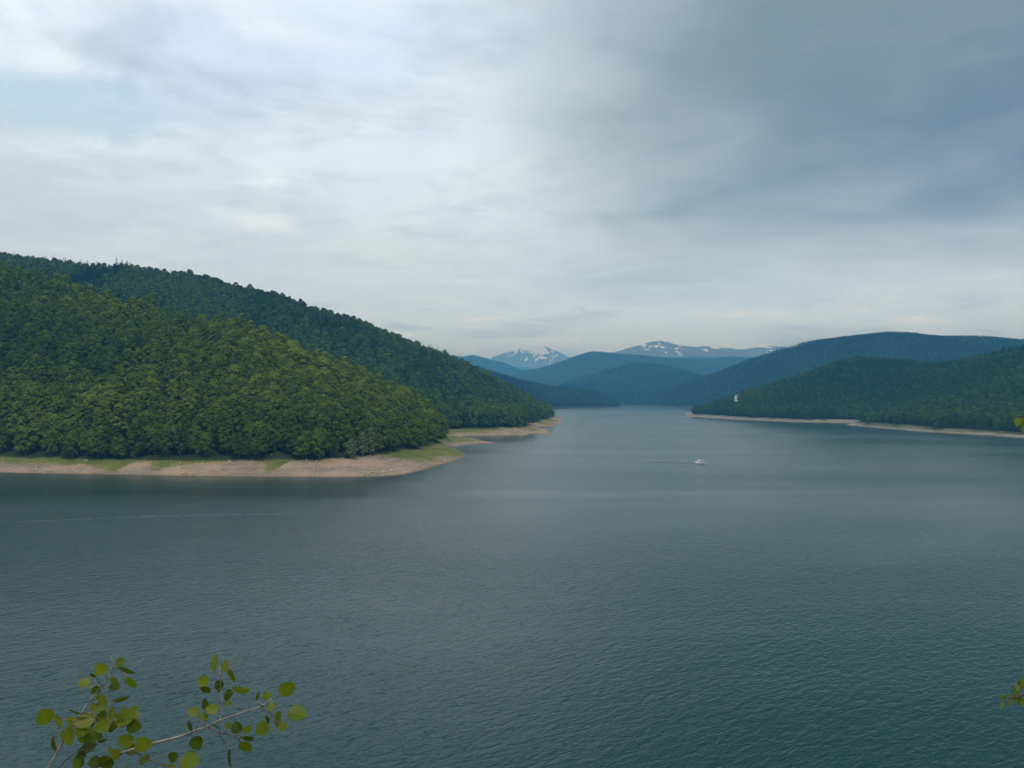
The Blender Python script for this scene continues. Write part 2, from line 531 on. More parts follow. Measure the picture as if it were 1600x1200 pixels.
def h_left(x, y):
    z = H_L(x, y)
    up = np.clip((z - 9) / 40, 0, 1)
    z = z + up * (fbm(x, y, 160, 4, 3) * 9 + (ridged(x, y, 210, 3, 21) - 0.5) * 14) 
    bch = np.clip(z / 2.0, 0, 1) * (1 - np.clip((z - 9) / 10, 0, 1))
    z = z + bch * (fbm(x, y, 14, 4, 8) * 0.9 + (ridged(x, y, 22, 3, 9) - 0.5) * 0.9)
    return z
def grass_left(x, y, z):
    g = np.clip((z - 2.0) / 5.0, 0, 1) * 0.55 + fbm(x, y, 30, 3, 5) * 0.42 + 0.12
    # meadow on the low point and on the spit behind it
    c1 = W(690, 712); c2 = W(715, 688); c0 = W(640, 716)
    for cc, rx, ry, a in ((c1, 26, 60, 0.85), (c2, 26, 85, 0.85), (c0, 16, 30, 0.55)):
        d = ((x - cc.x) / rx) ** 2 + ((y - cc.y) / ry) ** 2
        g = g + a * np.exp(-d * 0.8)
    for gp, gw, ga in ((192, 7, 0.55), (437, 6, 0.55), (20, 30, 0.30), (275, 14, 0.25)):
        gx_ = W(gp, 730, 3).x
        g = g + ga * np.exp(-((x - gx_) / gw) ** 2) * (y < 560)
    for gp, gw, ga in ((110, 26, 0.35), (225, 8, 0.3), (330, 20, 0.2)):
        gx_ = W(gp, 730, 3).x
        g = g - ga * np.exp(-((x - gx_) / gw) ** 2) * (y < 560) * np.clip((8 - z) / 4, 0, 1)
    s = W(560, 738)
    g = g - 0.55 * np.exp(-((x - s.x) / 45) ** 2 - ((y - s.y) / 40) ** 2)
    return g - 0.5 * np.exp(-np.maximum(z, 0) / 0.5)
M_LAND = land_material('shore_land')
left_hill = grid_obj('hill', -1700, 180, 380, 2240, 3.0, h_left, M_LAND, {'grass': grass_left})

# ------------------------------------------------------------------ right land
R_shore = [(1950, 703), (1800, 695), (1700, 689.5), (1600, 684), (1540, 680), (1465, 675.5), (1400, 670.8), (1360, 667.3), (1337, 665), (1346, 661.5), (1300, 660.5), (1265, 660), (1229, 659),
           (1195, 657.5), (1160, 656), (1125, 654), (1094, 652), (1082, 649), (1090, 645.5), (1120, 643), (1200, 641)]
pr = []
for i, (x, y) in enumerate(R_shore):
    q = W(x, y)
    pr.append(tuple(q))
    if i < 18:
        pr.append((q.x - 14, q.y - 12, -4))
        pr.append((q.x + 12, q.y + 15, 7.5))
D_crest = [(1960, 500, 1400), (1800, 516, 1450), (1700, 527, 1480), (1600, 538, 1500), (1539, 545, 1560), (1499, 552, 1620), (1431, 558, 1690), (1385, 556, 1700), (1364, 557, 1690), (1330, 565, 1690),
           (1262, 577, 1730), (1212, 592, 1790), (1148, 617, 1900), (1115, 631, 1990), (1092, 641, 2060)]
pr += crest(D_crest, 14)
pr += [(1150, 2000, 80), (900, 2100, 90), (700, 2250, 50), (520, 2500, -5), (1700, 2000, 130), (2200, 1500, 200), (2300, 2600, 60), (1300, 2600, 20), (700, 2700, -8), (400, 2400, -8), (300, 1900, -8), (450, 1500, -8),
       (550, 1200, -8), (500, 900, -8), (700, 700, -8), (1100, 700, -8), (1700, 800, 120), (1500, 1000, 110), (2200, 1000, 180)]
H_R = RBF(pr)
def h_right(x, y):
    z = H_R(x, y)
    up = np.clip((z - 8) / 40, 0, 1)
    z = z + up * (fbm(x, y, 170, 4, 13) * 9 + (ridged(x, y, 260, 3, 31) - 0.60) * 34)
    bch = np.clip(z / 2.0, 0, 1) * (1 - np.clip((z - 9) / 10, 0, 1))
    return z + bch * fbm(x, y, 14, 4, 18) * 0.7
def grass_right(x, y, z):
    t = W(1345, 663)
    near = np.clip((t.y + 30 - y) / 60, 0, 1)
    return near * np.clip((z - 1.0) / 3.0, 0, 1) * 0.95 + fbm(x, y, 30, 3, 25) * 0.32 + 0.10
M_LAND_R = land_material('right_shore_land', 5.6, sandA=(0.26, 0.26, 0.20), sandB=(0.19, 0.205, 0.145), grassc=(0.12, 0.15, 0.06))
right_hill = grid_obj('hill', 372, 2300, 700, 2700, 8.0, h_right, M_LAND_R, {'grass': grass_right})

# ------------------------------------------------------------------ hills and mountains farther off
M_MID = far_material('far_wooded_hill', 5000)
def ridge_land(name, cr, tree, foot_front, back, bounds, step, mat, noise_amp, seed, attrs=None, extra=(), rscale=400.0, zmin=-8.0, jag=0.12, rmid=0.5):
    c3 = crest(cr, tree)
    p = list(c3) + [tuple(e) for e in foot_front] + [tuple(e) for e in back] + [tuple(e) for e in extra]
    rb = RBF(p)
    srt = sorted(c3)
    cx_, cy_ = [q[0] for q in srt], [q[1] for q in srt]
    def hf(x, y):
        z = rb(x, y)
        up = np.clip((z - 8) / 120, 0, 1)
        yc = np.interp(x, cx_, cy_)
        up = up * np.clip(np.abs(y - yc) / (rscale * 0.6), jag, 1)
        return z + up * (fbm(x, y, rscale, 4, seed) * noise_amp + (ridged(x, y, rscale * 1.3, 4, seed + 40) - rmid) * noise_amp * 1.5)
    at = attrs(hf) if attrs else None
    return grid_obj(name, *bounds, step, hf, mat, at, zmin=zmin), hf

# the low peninsula on the far left shore
c_shore = [W(872, 640.2), W(900, 638.9), W(930, 637.8), W(955, 636.8), W(971, 636.2)]
c_front = [tuple(q) for q in c_shore] + [(q.x, q.y + 22, 8) for q in c_shore[:-1]] + [(q.x + 8, q.y - 60, -6) for q in c_shore] + [(-200, 2900, 20), (-600, 3000, 40)]
hill_c, h_c = ridge_land('hill', [(640, 540, 3500), (760, 575, 3450), (806, 592, 3420), (834, 596, 3420), (872, 607, 3450), (894, 611, 3480), (914, 608, 3500), (933, 608.5, 3530), (955, 619, 3600), (967, 630, 3680)],
                         17, c_front, [(0, 4100, 20), (300, 4100, 5), (520, 4300, -8), (620, 3800, -8), (-600, 4200, 90), (560, 3450, -8)], (-700, 640, 2800, 4300), 16, M_MID, 7, 51)
# the big wooded hill behind the right shore
e_front = [(W(1084, 636.2).x, W(1084, 636.2).y, 0), (W(1040, 635.4).x, W(1040, 635.4).y, 0), (W(1000, 634.8).x, W(1000, 634.8).y, 0), (W(976, 634.4).x, W(976, 634.4).y, 0),
           (950, 3350, 0), (1150, 3000, 0), (1500, 2700, 5), (2200, 2500, 40), (3000, 2400, 80),
           (940, 3580, 14), (760, 3850, 12), (600, 4000, -8), (780, 3500, -8), (900, 3200, -8), (1100, 2700, -8)]
hill_e, h_e = ridge_land('hill', [(2000, 505, 3000), (1750, 522, 3100), (1600, 529, 3200), (1532, 525, 3250), (1472, 527, 3200), (1441, 521, 3200), (1397, 519, 3200), (1365, 520, 3230), (1330, 526, 3260), (1262, 545, 3350),
                                  (1202, 562, 3450), (1161, 570, 3530), (1110, 587, 3650), (1065, 598, 3800), (1030, 609, 3950), (1000, 622, 4150)],
                         16, e_front, [(1000, 4800, 40), (1700, 4600, 120), (2600, 4400, 150), (3200, 3600, 240)], (620, 3200, 2500, 4800), 20, M_MID, 13, 61, rscale=330, rmid=0.95)
# layered blue mountains at the head of the lake
M_F = far_material('far_forest_mountain', 5000, forest=(0.020, 0.036, 0.018))
f2_front = [(400, 4150, 0), (600, 4150, 0), (800, 4050, 0), (1000, 4050, 4), (1300, 4200, 20), (-200, 4300, 20), (400, 3900, -8), (800, 3800, -8)]
mt_f2, h_f2 = ridge_land('mountain', [(820, 628, 4900), (860, 615, 5000), (889, 603, 5050), (920, 589, 5100), (955, 575, 5150), (991, 566, 5200), (1037, 569, 5200), (1092, 585, 5250), (1140, 600, 5300), (1200, 600, 5400), (1350, 590, 5600)],
                         14, f2_front, [(0, 6200, 30), (900, 6400, 160), (2200, 6400, 120)], (-300, 2700, 4000, 6400), 28, M_F, 46, 71, rscale=600)
f_front = [(-500, 5700, 30), (200, 5600, 30), (900, 5800, 60), (1800, 5800, 80), (2800, 5600, 80)]
mt_f, h_f = ridge_land('mountain', [(700, 628, 6500), (760, 612, 6600), (823, 590, 6700), (850, 578, 6750), (872, 567, 6800), (895, 556, 6850), (914, 548.5, 6900), (927, 545.5, 6900), (945, 547, 6950), (963, 549.5, 7000), (999, 552, 7000), (1037, 556, 7000),
                                   (1080, 557, 7000), (1120, 557, 7100), (1180, 556, 7200), (1260, 553, 7300), (1400, 560, 7300)],
                       15, f_front, [(-900, 8600, 150), (600, 8800, 260), (2600, 8800, 260)], (-1000, 3600, 5500, 8800), 34, M_F, 64, 81, rscale=700)
def snow_attr(hf, thr, w, streak, seed, amt, peak=None):
    def fn(x, y, z):
        e = 30.0
        sx = (hf(x + e, y) - hf(x - e, y)) / (2 * e)
        alt = np.clip((z - thr) / w, -1, 1)
        s_ = alt * 0.5 + np.clip(sx * streak, -0.3, 0.3) + fbm(x * 1.5, y * 0.7, 150, 5, seed, 0.65) * 0.62 + amt
        if peak:
            s_ = s_ + peak[2] * np.exp(-((x - peak[0]) / peak[1]) ** 2) * np.clip((z - 600) / 400, 0, 1)
        return s_
    return {'snow': fn}
M_H = far_material('bald_mountain', 560, snow=1.0, tl_w=160, rock=(0.20, 0.175, 0.13))
mt_h, h_h = ridge_land('mountain', [(900, 566, 10800), (940, 556, 10900), (963, 550, 11000), (980, 544.5, 11000), (996, 540, 11000), (1015, 534.5, 11000), (1032, 532, 11000), (1048, 535.5, 11000), (1065, 541, 11000), (1092, 541.5, 11100), (1108, 540.5, 11100), (1124, 543, 11100),
                                   (1154, 550, 11200), (1175, 545, 11300), (1198, 540, 11400), (1212, 542, 11400), (1229, 543.5, 11400), (1256, 544, 11500), (1320, 550, 11500), (1450, 556, 11600)],
                       0, [(0, 9400, 200), (1500, 9300, 250), (3000, 9300, 250), (5000, 9300, 250)], [(0, 13000, 300), (2500, 13000, 400), (6000, 13000, 400)], (600, 6200, 9300, 13000), 40, M_H, 34, 91,
                       attrs=lambda hf: snow_attr(hf, 760, 260, 0.4, 7, 0.33), rscale=700, jag=0.16)
M_I = far_material('far_ridge', 640, rock=(0.15, 0.14, 0.11), tl_w=200)
mt_i, h_i = ridge_land('mountain', [(560, 540, 9400), (640, 548, 9300), (702, 555, 9200), (715, 558, 9200), (727, 557, 9200), (738, 554, 9200), (750, 557, 9200), (762, 560, 9200), (790, 567, 9100), (809, 578, 9000), (834, 588, 8900), (860, 600, 8800)],
                       0, [(-2000, 7600, 150), (-1000, 7600, 100), (0, 7600, 60), (800, 7800, 100)], [(-2000, 11000, 250), (0, 11000, 200), (900, 10500, 150)], (-2100, 900, 7600, 11000), 36, M_I, 26, 101, rscale=600)
M_G = far_material('snow_mountain', 620, rock=(0.21, 0.20, 0.18), snow=1.0, tl_w=220)
mt_g, h_g = ridge_land('mountain', [(600, 580, 17500), (690, 572, 17300), (740, 566, 17200), (768, 558.5, 17000), (782, 552.5, 17000), (797, 549, 17000), (812, 543.5, 17000), (826, 549.5, 17000), (834, 545, 17000), (842, 542, 17000), (850, 540, 17000), (860, 543.5, 17000),
                                   (870, 548, 17000), (892, 558, 17000), (930, 566, 17200), (1000, 572, 17500)],
                       0, [(-2600, 14300, 250), (-500, 14000, 250), (700, 14000, 250), (2600, 14300, 250), (640, 15600, 640), (280, 15700, 620)], [(-2600, 19500, 300), (600, 19500, 300), (2800, 19500, 300)], (-2600, 2800, 14000, 19500), 26, M_G, 110, 111,
                       attrs=lambda hf: snow_attr(hf, 980, 420, 0.5, 17, 0.36, (P(856, 545, 17000).x, 420, 0.32)), rscale=560, jag=0.10, rmid=0.9)

# ------------------------------------------------------------------ tree models
def leaf_material(name, dark, mid, bright):
    m, nb = material(name)
    oi = nb.n('ShaderNodeObjectInfo')
    at = nb.n('ShaderNodeAttribute', attribute_name='tint')
    wa = nb.n('ShaderNodeAttribute', attribute_name='warm', attribute_type='INSTANCER')
    f = nb.math('ADD', wa.outputs['Fac'], nb.math('MULTIPLY', nb.math('SUBTRACT', oi.outputs['Random'], 0.5), 0.42))
    col = nb.mix(nb.smooth(f, 0.0, 0.5), dark, mid)
    col = nb.mix(nb.smooth(f, 0.5, 1.0), col, bright)
    col = nb.mix(1.0, col, nb.comb(at.outputs['Fac'], at.outputs['Fac'], at.outputs['Fac']), 'MULTIPLY')
    d = nb.n('ShaderNodeBsdfDiffuse')
    nb.put(d.inputs['Color'], col)
    t = nb.n('ShaderNodeBsdfTranslucent')
    nb.put(t.inputs['Color'], nb.mix(1.0, col, (1.0, 1.15, 0.5), 'MULTIPLY'))
    mx = nb.n('ShaderNodeMixShader')
    mx.inputs[0].default_value = 0.22
    m.node_tree.links.new(d.outputs[0], mx.inputs[1])
    m.node_tree.links.new(t.outputs[0], mx.inputs[2])
    return finish(m, nb, mx.outputs[0])

M_BEECH = leaf_material('beech_leaves', (0.046, 0.086, 0.016), (0.096, 0.164, 0.020), (0.175, 0.240, 0.024))
M_WILLOW = leaf_material('willow_leaves', (0.14, 0.20, 0.09), (0.15, 0.21, 0.095), (0.165, 0.225, 0.10))
M_SPRUCE = leaf_material('spruce_needles', (0.016, 0.034, 0.020), (0.022, 0.044, 0.024), (0.030, 0.054, 0.026))
M_BARK = simple_mat('bark', (0.13, 0.11, 0.09), 0.9, var=0.35, scale=3.0)
M_PALE_BARK = simple_mat('pale_bark', (0.42, 0.39, 0.34), 0.85, var=0.35, scale=3.0)

def leaf_mesh(name, centers, normals, sizes, tints, mat, r):
    n = len(centers)
    nrm = normals / np.maximum(np.linalg.norm(normals, axis=1, keepdims=True), 1e-6)
    rv = r.normal(size=(n, 3))
    t1 = np.cross(nrm, rv); t1 /= np.maximum(np.linalg.norm(t1, axis=1, keepdims=True), 1e-6)
    t2 = np.cross(nrm, t1)
    s = sizes[:, None]
    asp = r.uniform(0.55, 0.9, (n, 1))
    v = np.stack([centers - t1 * s, centers - t2 * s * asp + nrm * s * 0.12, centers + t1 * s, centers + t2 * s * asp - nrm * s * 0.1], 1).reshape(-1, 3)
    me = bpy.data.meshes.new(name)
    me.vertices.add(n * 4); me.vertices.foreach_set('co', v.ravel())
    me.loops.add(n * 4); me.loops.foreach_set('vertex_index', np.arange(n * 4))
    me.polygons.add(n); me.polygons.foreach_set('loop_start', np.arange(0, n * 4, 4))
    me.update(calc_edges=True)
    a = me.attributes.new('tint', 'FLOAT', 'POINT')
    a.data.foreach_set('value', np.repeat(tints, 4).astype(np.float32))
    me.materials.append(mat)
    return me

def broad_crown(name, h, w, base, lobes, per, size, mat, seed, tv=0.7):
    """crown made of many leafy boughs; h full height, w crown radius, base height of lowest leaves"""
    r = np.random.default_rng(seed)
    C, N, S_, T = [], [], [], []
    ch = (h - base)
    for i in range(lobes):
        t = (i + r.uniform(0, 1)) / lobes             # height through the crown
        zz = base + ch * (0.05 + 0.87 * t)
        prof = math.sin(math.pi * min(1.0, (0.18 + 0.80 * t) ** 0.85)) ** 0.7
        rad = w * prof * r.uniform(0.45, 0.92)
        an = i * 2.399963 + r.uniform(-0.5, 0.5)
        c0 = np.array([math.cos(an) * rad, math.sin(an) * rad, zz])
        lr = w * r.uniform(0.26, 0.48)
        d = r.normal(size=(per, 3)); d /= np.linalg.norm(d, axis=1, keepdims=True)
        d[:, 2] = np.where(d[:, 2] < -0.35, -d[:, 2], d[:, 2])
        rr = lr * r.uniform(0.70, 1.08, (per, 1))
        pos = c0 + d * rr * np.array([1, 1, 0.72])
        cd = pos - np.array([0, 0, base + ch * 0.35]); cd /= np.linalg.norm(cd, axis=1, keepdims=True)
        nr = d * 0.7 + cd * 0.5 + r.normal(size=(per, 3)) * 0.32 + np.array([0, 0, 0.15])
        lt = 1 + tv * r.uniform(-0.28, 0.25)
        C.append(pos); N.append(nr)
        S_.append(size * r.uniform(0.6, 1.25, per)); T.append(lt * (1 + tv * r.uniform(-0.22, 0.22, per)))
    return leaf_mesh(name, np.concatenate(C), np.concatenate(N), np.concatenate(S_), np.concatenate(T), mat, r)

def trunk_mesh(name, h, r0, mat, seed, limbs=6, sides=7):
    r = random.Random(seed)
    V, Fc = [], []
    def tube(pts, rads, sd):
        base = len(V)
        for k, (p, rad) in enumerate(zip(pts, rads)):
            a = pts[min(k + 1, len(pts) - 1)] - pts[max(k - 1, 0)]
            a.normalize()
            u = a.orthogonal().normalized(); w_ = a.cross(u)
            for j in range(sd):
                an = 2 * math.pi * j / sd
                V.append(p + (u * math.cos(an) + w_ * math.sin(an)) * rad)
        for k in range(len(pts) - 1):
            for j in range(sd):
                Fc.append((base + k * sd + j, base + k * sd + (j + 1) % sd, base + (k + 1) * sd + (j + 1) % sd, base + (k + 1) * sd + j))
    top = h * 0.82
    pts_ = [Vector((0, 0, -1.0))]
    x = y = 0.0
    for k in range(1, 7):
        x += r.uniform(-0.25, 0.25); y += r.uniform(-0.25, 0.25)
        pts_.append(Vector((x, y, top * k / 6)))
    tube(pts_, [r0 * 1.25] + [r0 * (1 - 0.85 * k / 6) for k in range(1, 7)], sides)
    for k in range(limbs):
        i = 2 + k % 4
        an = k * 2.4 + r.uniform(-0.4, 0.4)
        p0 = pts_[i]
        ln = h * r.uniform(0.16, 0.28)
        p1 = p0 + Vector((math.cos(an), math.sin(an), 0.6)) * ln * 0.5
        p2 = p0 + Vector((math.cos(an) * 0.95, math.sin(an) * 0.95, 0.95)) * ln
        tube([p0.copy(), p1, p2], [r0 * 0.40, r0 * 0.24, r0 * 0.08], 5)
    o = mesh_obj(name, V, Fc, mat, None, True, link=False)
    return o.data

def spruce_crown(name, h, w, per_layer, layers, size, mat, seed):
    r = np.random.default_rng(seed)
    C, N, S_, T = [], [], [], []
    for i in range(layers):
        t = i / (layers - 1)
        zz = h * (0.08 + 0.90 * t)
        rad = w * (1 - t) ** 0.8 + 0.22
        k = max(6, int(per_layer * (1 - 0.75 * t)))
        an = r.uniform(0, 2 * math.pi, k)
        rr = rad * r.uniform(0.35, 1.05, k)
        C.append(np.stack([np.cos(an) * rr, np.sin(an) * rr, zz - rr * 0.35 + r.normal(size=k) * 0.1], 1))
        N.append(np.stack([np.cos(an) * 0.7, np.sin(an) * 0.7, np.full(k, 0.8)], 1) + r.normal(size=(k, 3)) * 0.35)
        S_.append(size * r.uniform(0.6, 1.2, k) * (1 - 0.45 * t)); T.append(r.uniform(0.7, 1.25) * r.uniform(0.8, 1.2, k))
    return leaf_mesh(name, np.concatenate(C), np.concatenate(N), np.concatenate(S_), np.concatenate(T), mat, r)

# one unit-like set: heights in metres, scaled per tree
BEECH = []
for k in range(5):
    hh = [18, 15, 21, 17, 14][k]; ww = [5.8, 5.6, 4.6, 6.6, 5.4][k]
    BEECH.append((trunk_mesh('trunk', hh, 0.30, M_BARK, 10 + k), broad_crown('crown', hh, ww, 1.8, 34, 62, 0.62, M_BEECH, 100 + k)))
WILLOW = []
for k in range(3):
    hh = [13, 17, 19][k]; ww = [4.4, 3.6, 4.2][k]
    WILLOW.append((trunk_mesh('trunk', hh, 0.24, M_PALE_BARK, 30 + k), broad_crown('crown', hh, ww, 1.2, 32, 70, 0.50, M_WILLOW, 200 + k)))
SPRUCE = [(trunk_mesh('trunk', 20, 0.26, M_BARK, 40 + k, limbs=0), spruce_crown('crown', 20 + 2 * k, 3.4, 70, 24, 0.85, M_SPRUCE, 300 + k)) for k in range(2)]

def proto_collection(name, meshes):
    c = bpy.data.collections.new(name)
    for i, me in enumerate(meshes):
        o = bpy.data.objects.new('%s_%02d' % (name, i), me)
        c.objects.link(o)
    return c

near_meshes = [c for _, c in BEECH] + [s[1] for s in SPRUCE]
mid_meshes = [broad_crown('crown', 17, 5.5, 1.5, 24, 26, 0.95, M_BEECH, 400 + k) for k in range(4)] + [spruce_crown('crown', 21, 3.2, 26, 14, 1.0, M_SPRUCE, 450)]
far_meshes = [broad_crown('crown', 17, 5.8, 1.0, 12, 14, 1.7, M_BEECH, 500 + k, 0.4) for k in range(3)] + [spruce_crown('crown', 21, 3.4, 14, 8, 1.6, M_SPRUCE, 550)]
PC_NEAR = proto_collection('leafy_crowns_near', near_meshes)
PC_MID = proto_collection('leafy_crowns_mid', mid_meshes)
PC_FAR = proto_collection('leafy_crowns_far', far_meshes)

def instancer(coll):
    ng = bpy.data.node_groups.new('forest_' + coll.name, 'GeometryNodeTree')
    ng.interface.new_socket('Geometry', in_out='INPUT', socket_type='NodeSocketGeometry')
    ng.interface.new_socket('Geometry', in_out='OUTPUT', socket_type='NodeSocketGeometry')
    N = ng.nodes; L = ng.links
    gi = N.new('NodeGroupInput'); go = N.new('NodeGroupOutput')
    ci = N.new('GeometryNodeCollectionInfo')
    ci.inputs['Collection'].default_value = coll
    ci.inputs['Separate Children'].default_value = True
    ci.inputs['Reset Children'].default_value = True
    ip = N.new('GeometryNodeInstanceOnPoints')
    ip.inputs['Pick Instance'].default_value = True
    def attr(nm, dt):
        a = N.new('GeometryNodeInputNamedAttribute'); a.data_type = dt
        a.inputs['Name'].default_value = nm
        return a.outputs['Attribute']
    L.new(gi.outputs[0], ip.inputs['Points'])
    L.new(ci.outputs[0], ip.inputs['Instance'])
    L.new(attr('idx', 'INT'), ip.inputs['Instance Index'])
    L.new(attr('rot', 'FLOAT_VECTOR'), ip.inputs['Rotation'])
    L.new(attr('scl', 'FLOAT_VECTOR'), ip.inputs['Scale'])
    L.new(ip.outputs[0], go.inputs[0])
    return ng

NG = {}
def scatter_obj(name, coll, co, idx, rotz, scl, label, cat, warm=None):
    me = bpy.data.meshes.new(name)
    n = len(co)
    me.vertices.add(n); me.vertices.foreach_set('co', np.asarray(co, np.float32).ravel())
    a = me.attributes.new('idx', 'INT', 'POINT'); a.data.foreach_set('value', np.asarray(idx, np.int32))
    rot = np.zeros((n, 3), np.float32); rot[:, 2] = rotz
    a = me.attributes.new('rot', 'FLOAT_VECTOR', 'POINT'); a.data.foreach_set('vector', rot.ravel())
    a = me.attributes.new('scl', 'FLOAT_VECTOR', 'POINT'); a.data.foreach_set('vector', np.asarray(scl, np.float32).ravel())
    if warm is not None:
        a = me.attributes.new('warm', 'FLOAT', 'POINT'); a.data.foreach_set('value', np.asarray(warm, np.float32))
    o = bpy.data.objects.new(name, me)
    COL.objects.link(o)
    if coll.name not in NG:
        NG[coll.name] = instancer(coll)
    md = o.modifiers.new('scatter', 'NODES'); md.node_group = NG[coll.name]
    tag(o, label, cat, None, 'stuff')
    return o

def jitter_grid(x0, x1, y0, y1, s, r):
    xs = np.arange(x0, x1, s); ys = np.arange(y0, y1, s)
    X, Y = np.meshgrid(xs, ys)
    X = X + (np.arange(len(ys)) % 2)[:, None] * s * 0.5
    X = X + r.uniform(-0.48, 0.48, X.shape) * s; Y = Y + r.uniform(-0.48, 0.48, X.shape) * s
    return X.ravel(), Y.ravel()

def in_view(x, y, m=0.80):
    return (np.abs(x) / np.maximum(y, 1) < m)

# ------------------------------------------------------------------ forest on the left land
r1 = np.random.default_rng(11)
X, Y = jitter_grid(-1640, 100, 420, 1780, 9.6, r1)
k = in_view(X, Y, 1.08)
X, Y = X[k], Y[k]
Z = h_left(X, Y)
edge = 7.9 + fbm(X, Y, 40, 2, 77) * 1.4
k = (Z > edge)
X, Y, Z = X[k], Y[k], Z[k]
# size: patches of taller and lower wood
SC = 1.16 + 0.22 * fbm(X, Y, 120, 3, 88) + r1.normal(size=len(X)) * 0.19 + 0.10 * np.clip((16 - Z) / 6, 0, 1)
SC = np.clip(SC, 0.65, 1.55)
dist = np.hypot(X, Y)
# remove slopes that face away far behind the ridge (never seen)
gx = (h_left(X, Y + 15) - Z)
k = ~((Y > 1480) & (gx < -5))
X, Y, Z, SC, dist, gx = X[k], Y[k], Z[k], SC[k], dist[k], gx[k]
rotz = r1.uniform(0, 2 * math.pi, len(X))
idx = r1.integers(0, 5, len(X))
con = fbm(X, Y, 150, 3, 99) + r1.uniform(-0.3, 0.3, len(X))
spr = (Z > 90) & (con > 0.62) & (Y > 1000)
idx = np.where(spr, 5 + r1.integers(0, 2, len(X)), idx)
scl = np.stack([SC * r1.uniform(0.9, 1.12, len(X)), SC * r1.uniform(0.9, 1.12, len(X)), SC * r1.uniform(0.92, 1.12, len(X))], 1)
# the 300 trees that show largest stand singly
invw = np.abs(X) / Y < 0.70
ordr = np.argsort(np.where(invw & ~spr, dist - 0.55 * Z * 0, 1e9))
single = np.zeros(len(X), bool)
single[ordr[:300]] = True
rest = ~single
nearm = rest & (Y < 950)
onA = np.clip((1000 - Y) / 120, 0, 1)
warm = 0.36 + onA * 0.30 + fbm(X, Y, 110, 3, 131) * 0.28 + fbm(X, Y, 420, 2, 132) * 0.16
warm = np.clip(warm + 0.25 * onA * np.clip((Z - 20) / 60, 0, 1) * (X > -330) + 0.20 * onA * np.exp(-((Z - 42) / 20) ** 2), 0, 1.0)
scatter_obj('forest', PC_NEAR, np.stack([X, Y, Z - 0.5], 1)[nearm], idx[nearm], rotz[nearm], scl[nearm],
            'dense green beech forest covering the rounded spur above the sandy beach', 'forest', warm[nearm])
farm = rest & (Y >= 950)
scatter_obj('forest', PC_MID, np.stack([X, Y, Z - 0.5], 1)[farm], np.where(spr, 4, idx % 4)[farm], rotz[farm], scl[farm],
            'darker mixed forest covering the long ridge behind the rounded spur', 'forest', warm[farm])

def tree(kind, proto, loc, rz, s, label, group, warm=0.5):
    root = empty(kind, loc, rz)
    root.scale = s
    tag(root, label, 'tree', group)
    for nm, me in (('trunk', proto[0]), ('crown', proto[1])):
        o = bpy.data.objects.new(nm, me)
        COL.objects.link(o)
        o.parent = root
        if nm == 'crown':
            o['warm'] = float(warm)
    return root

for i in np.nonzero(single)[0]:
    tone = 'dark green' if warm[i] < 0.36 else ('mid green' if warm[i] < 0.62 else 'bright yellow-green')
    if Z[i] < 15:
        lab, grp = tone + ' beech tree with branches to the ground at the edge of the sandy beach', tone + ' beech trees in the front row along the sandy beach'
    elif Z[i] < 34:
        lab, grp = tone + ' round-crowned beech tree low on the spur, behind the front row of shore trees', tone + ' beech trees low on the spur behind the front row'
    else:
        lab, grp = tone + ' round-crowned beech tree halfway up the wooded spur above the sandy beach', tone + ' beech trees halfway up the wooded spur'
    tree('beech_tree', BEECH[idx[i] % 5], (X[i], Y[i], Z[i]), rotz[i], tuple(scl[i]), lab, grp, warm[i])

# a height on the left land under a pixel
def ground_hit(px, py, hf=h_left, y0=430.0, y1=1300.0):
    d = ray(px, py)
    ys = np.linspace(y0, y1, 1800)
    xs = d.x / d.y * ys
    zr = CAM_Z + d.z / d.y * ys
    zg = np.maximum(hf(xs, ys), 0.0)
    hit = np.nonzero(zg >= zr)[0]
    j = hit[0] if len(hit) else len(ys) - 1
    return Vector((xs[j], ys[j], max(zg[j], 0.0)))

for (px, py, pr_, s, lab) in [(549, 716, 0, 1.0, 'pale grey-green bushy young tree standing lowest on the sand, shortest of three pale trees'),
                              (567, 713, 1, 1.0, 'pale grey-green slender tree between the shortest and the tallest pale tree'),
                              (579, 711, 2, 1.05, 'tallest pale grey-green tree with a bare whitish trunk at the top of the sand')]:
    g = ground_hit(px, py)
    tree('willow_tree', WILLOW[pr_], g, px, (s, s, s), lab, 'pale trees at the top of the sandy beach')
for (px, py, s, lab) in [(209, 716, 0.42, 'small grey-green shrub at the foot of the wood above a green gully'), (501, 715, 0.36, 'small pale shrub in the gap of dark trees above the pink sand')]:
    g = ground_hit(px, py)
    tree('shrub', WILLOW[0], g, px * 3.1, (s * 1.2, s * 1.2, s), lab, None)['category'] = 'shrub'

# conifers that stand out on the skyline of the long ridge
sk = [118, 123, 128, 134, 139, 143, 147, 151, 156, 160, 164, 168, 173, 178, 183, 189, 195, 201, 204, 470, 477, 553, 588, 640, 662, 686, 720, 724, 731, 736, 748, 757, 771, 779, 790, 800]
bx = np.array([q[0] for q in B_crest]); bY = np.array([q[2] for q in B_crest])
for i, px in enumerate(sk):
    Yc = float(np.interp(px, bx, bY)) - random.uniform(0, 18)
    x = (px - 800) / F * Yc
    z = float(h_left(np.array([x]), np.array([Yc]))[0])
    s = random.uniform(0.74, 1.0) if px < 300 else random.uniform(0.85, 1.2)
    if px < 300:
        lab, grp = 'dark spruce tip in the short row of conifers on the high skyline', 'row of spruces on the high skyline of the long ridge'
    else:
        lab, grp = 'single dark spruce poking above the leafy skyline of the falling ridge', 'scattered spruces on the falling skyline of the long ridge'
    tree('spruce_tree', SPRUCE[i % 2], (x, Yc, z), random.uniform(0, 6), (s, s, s), lab, grp)

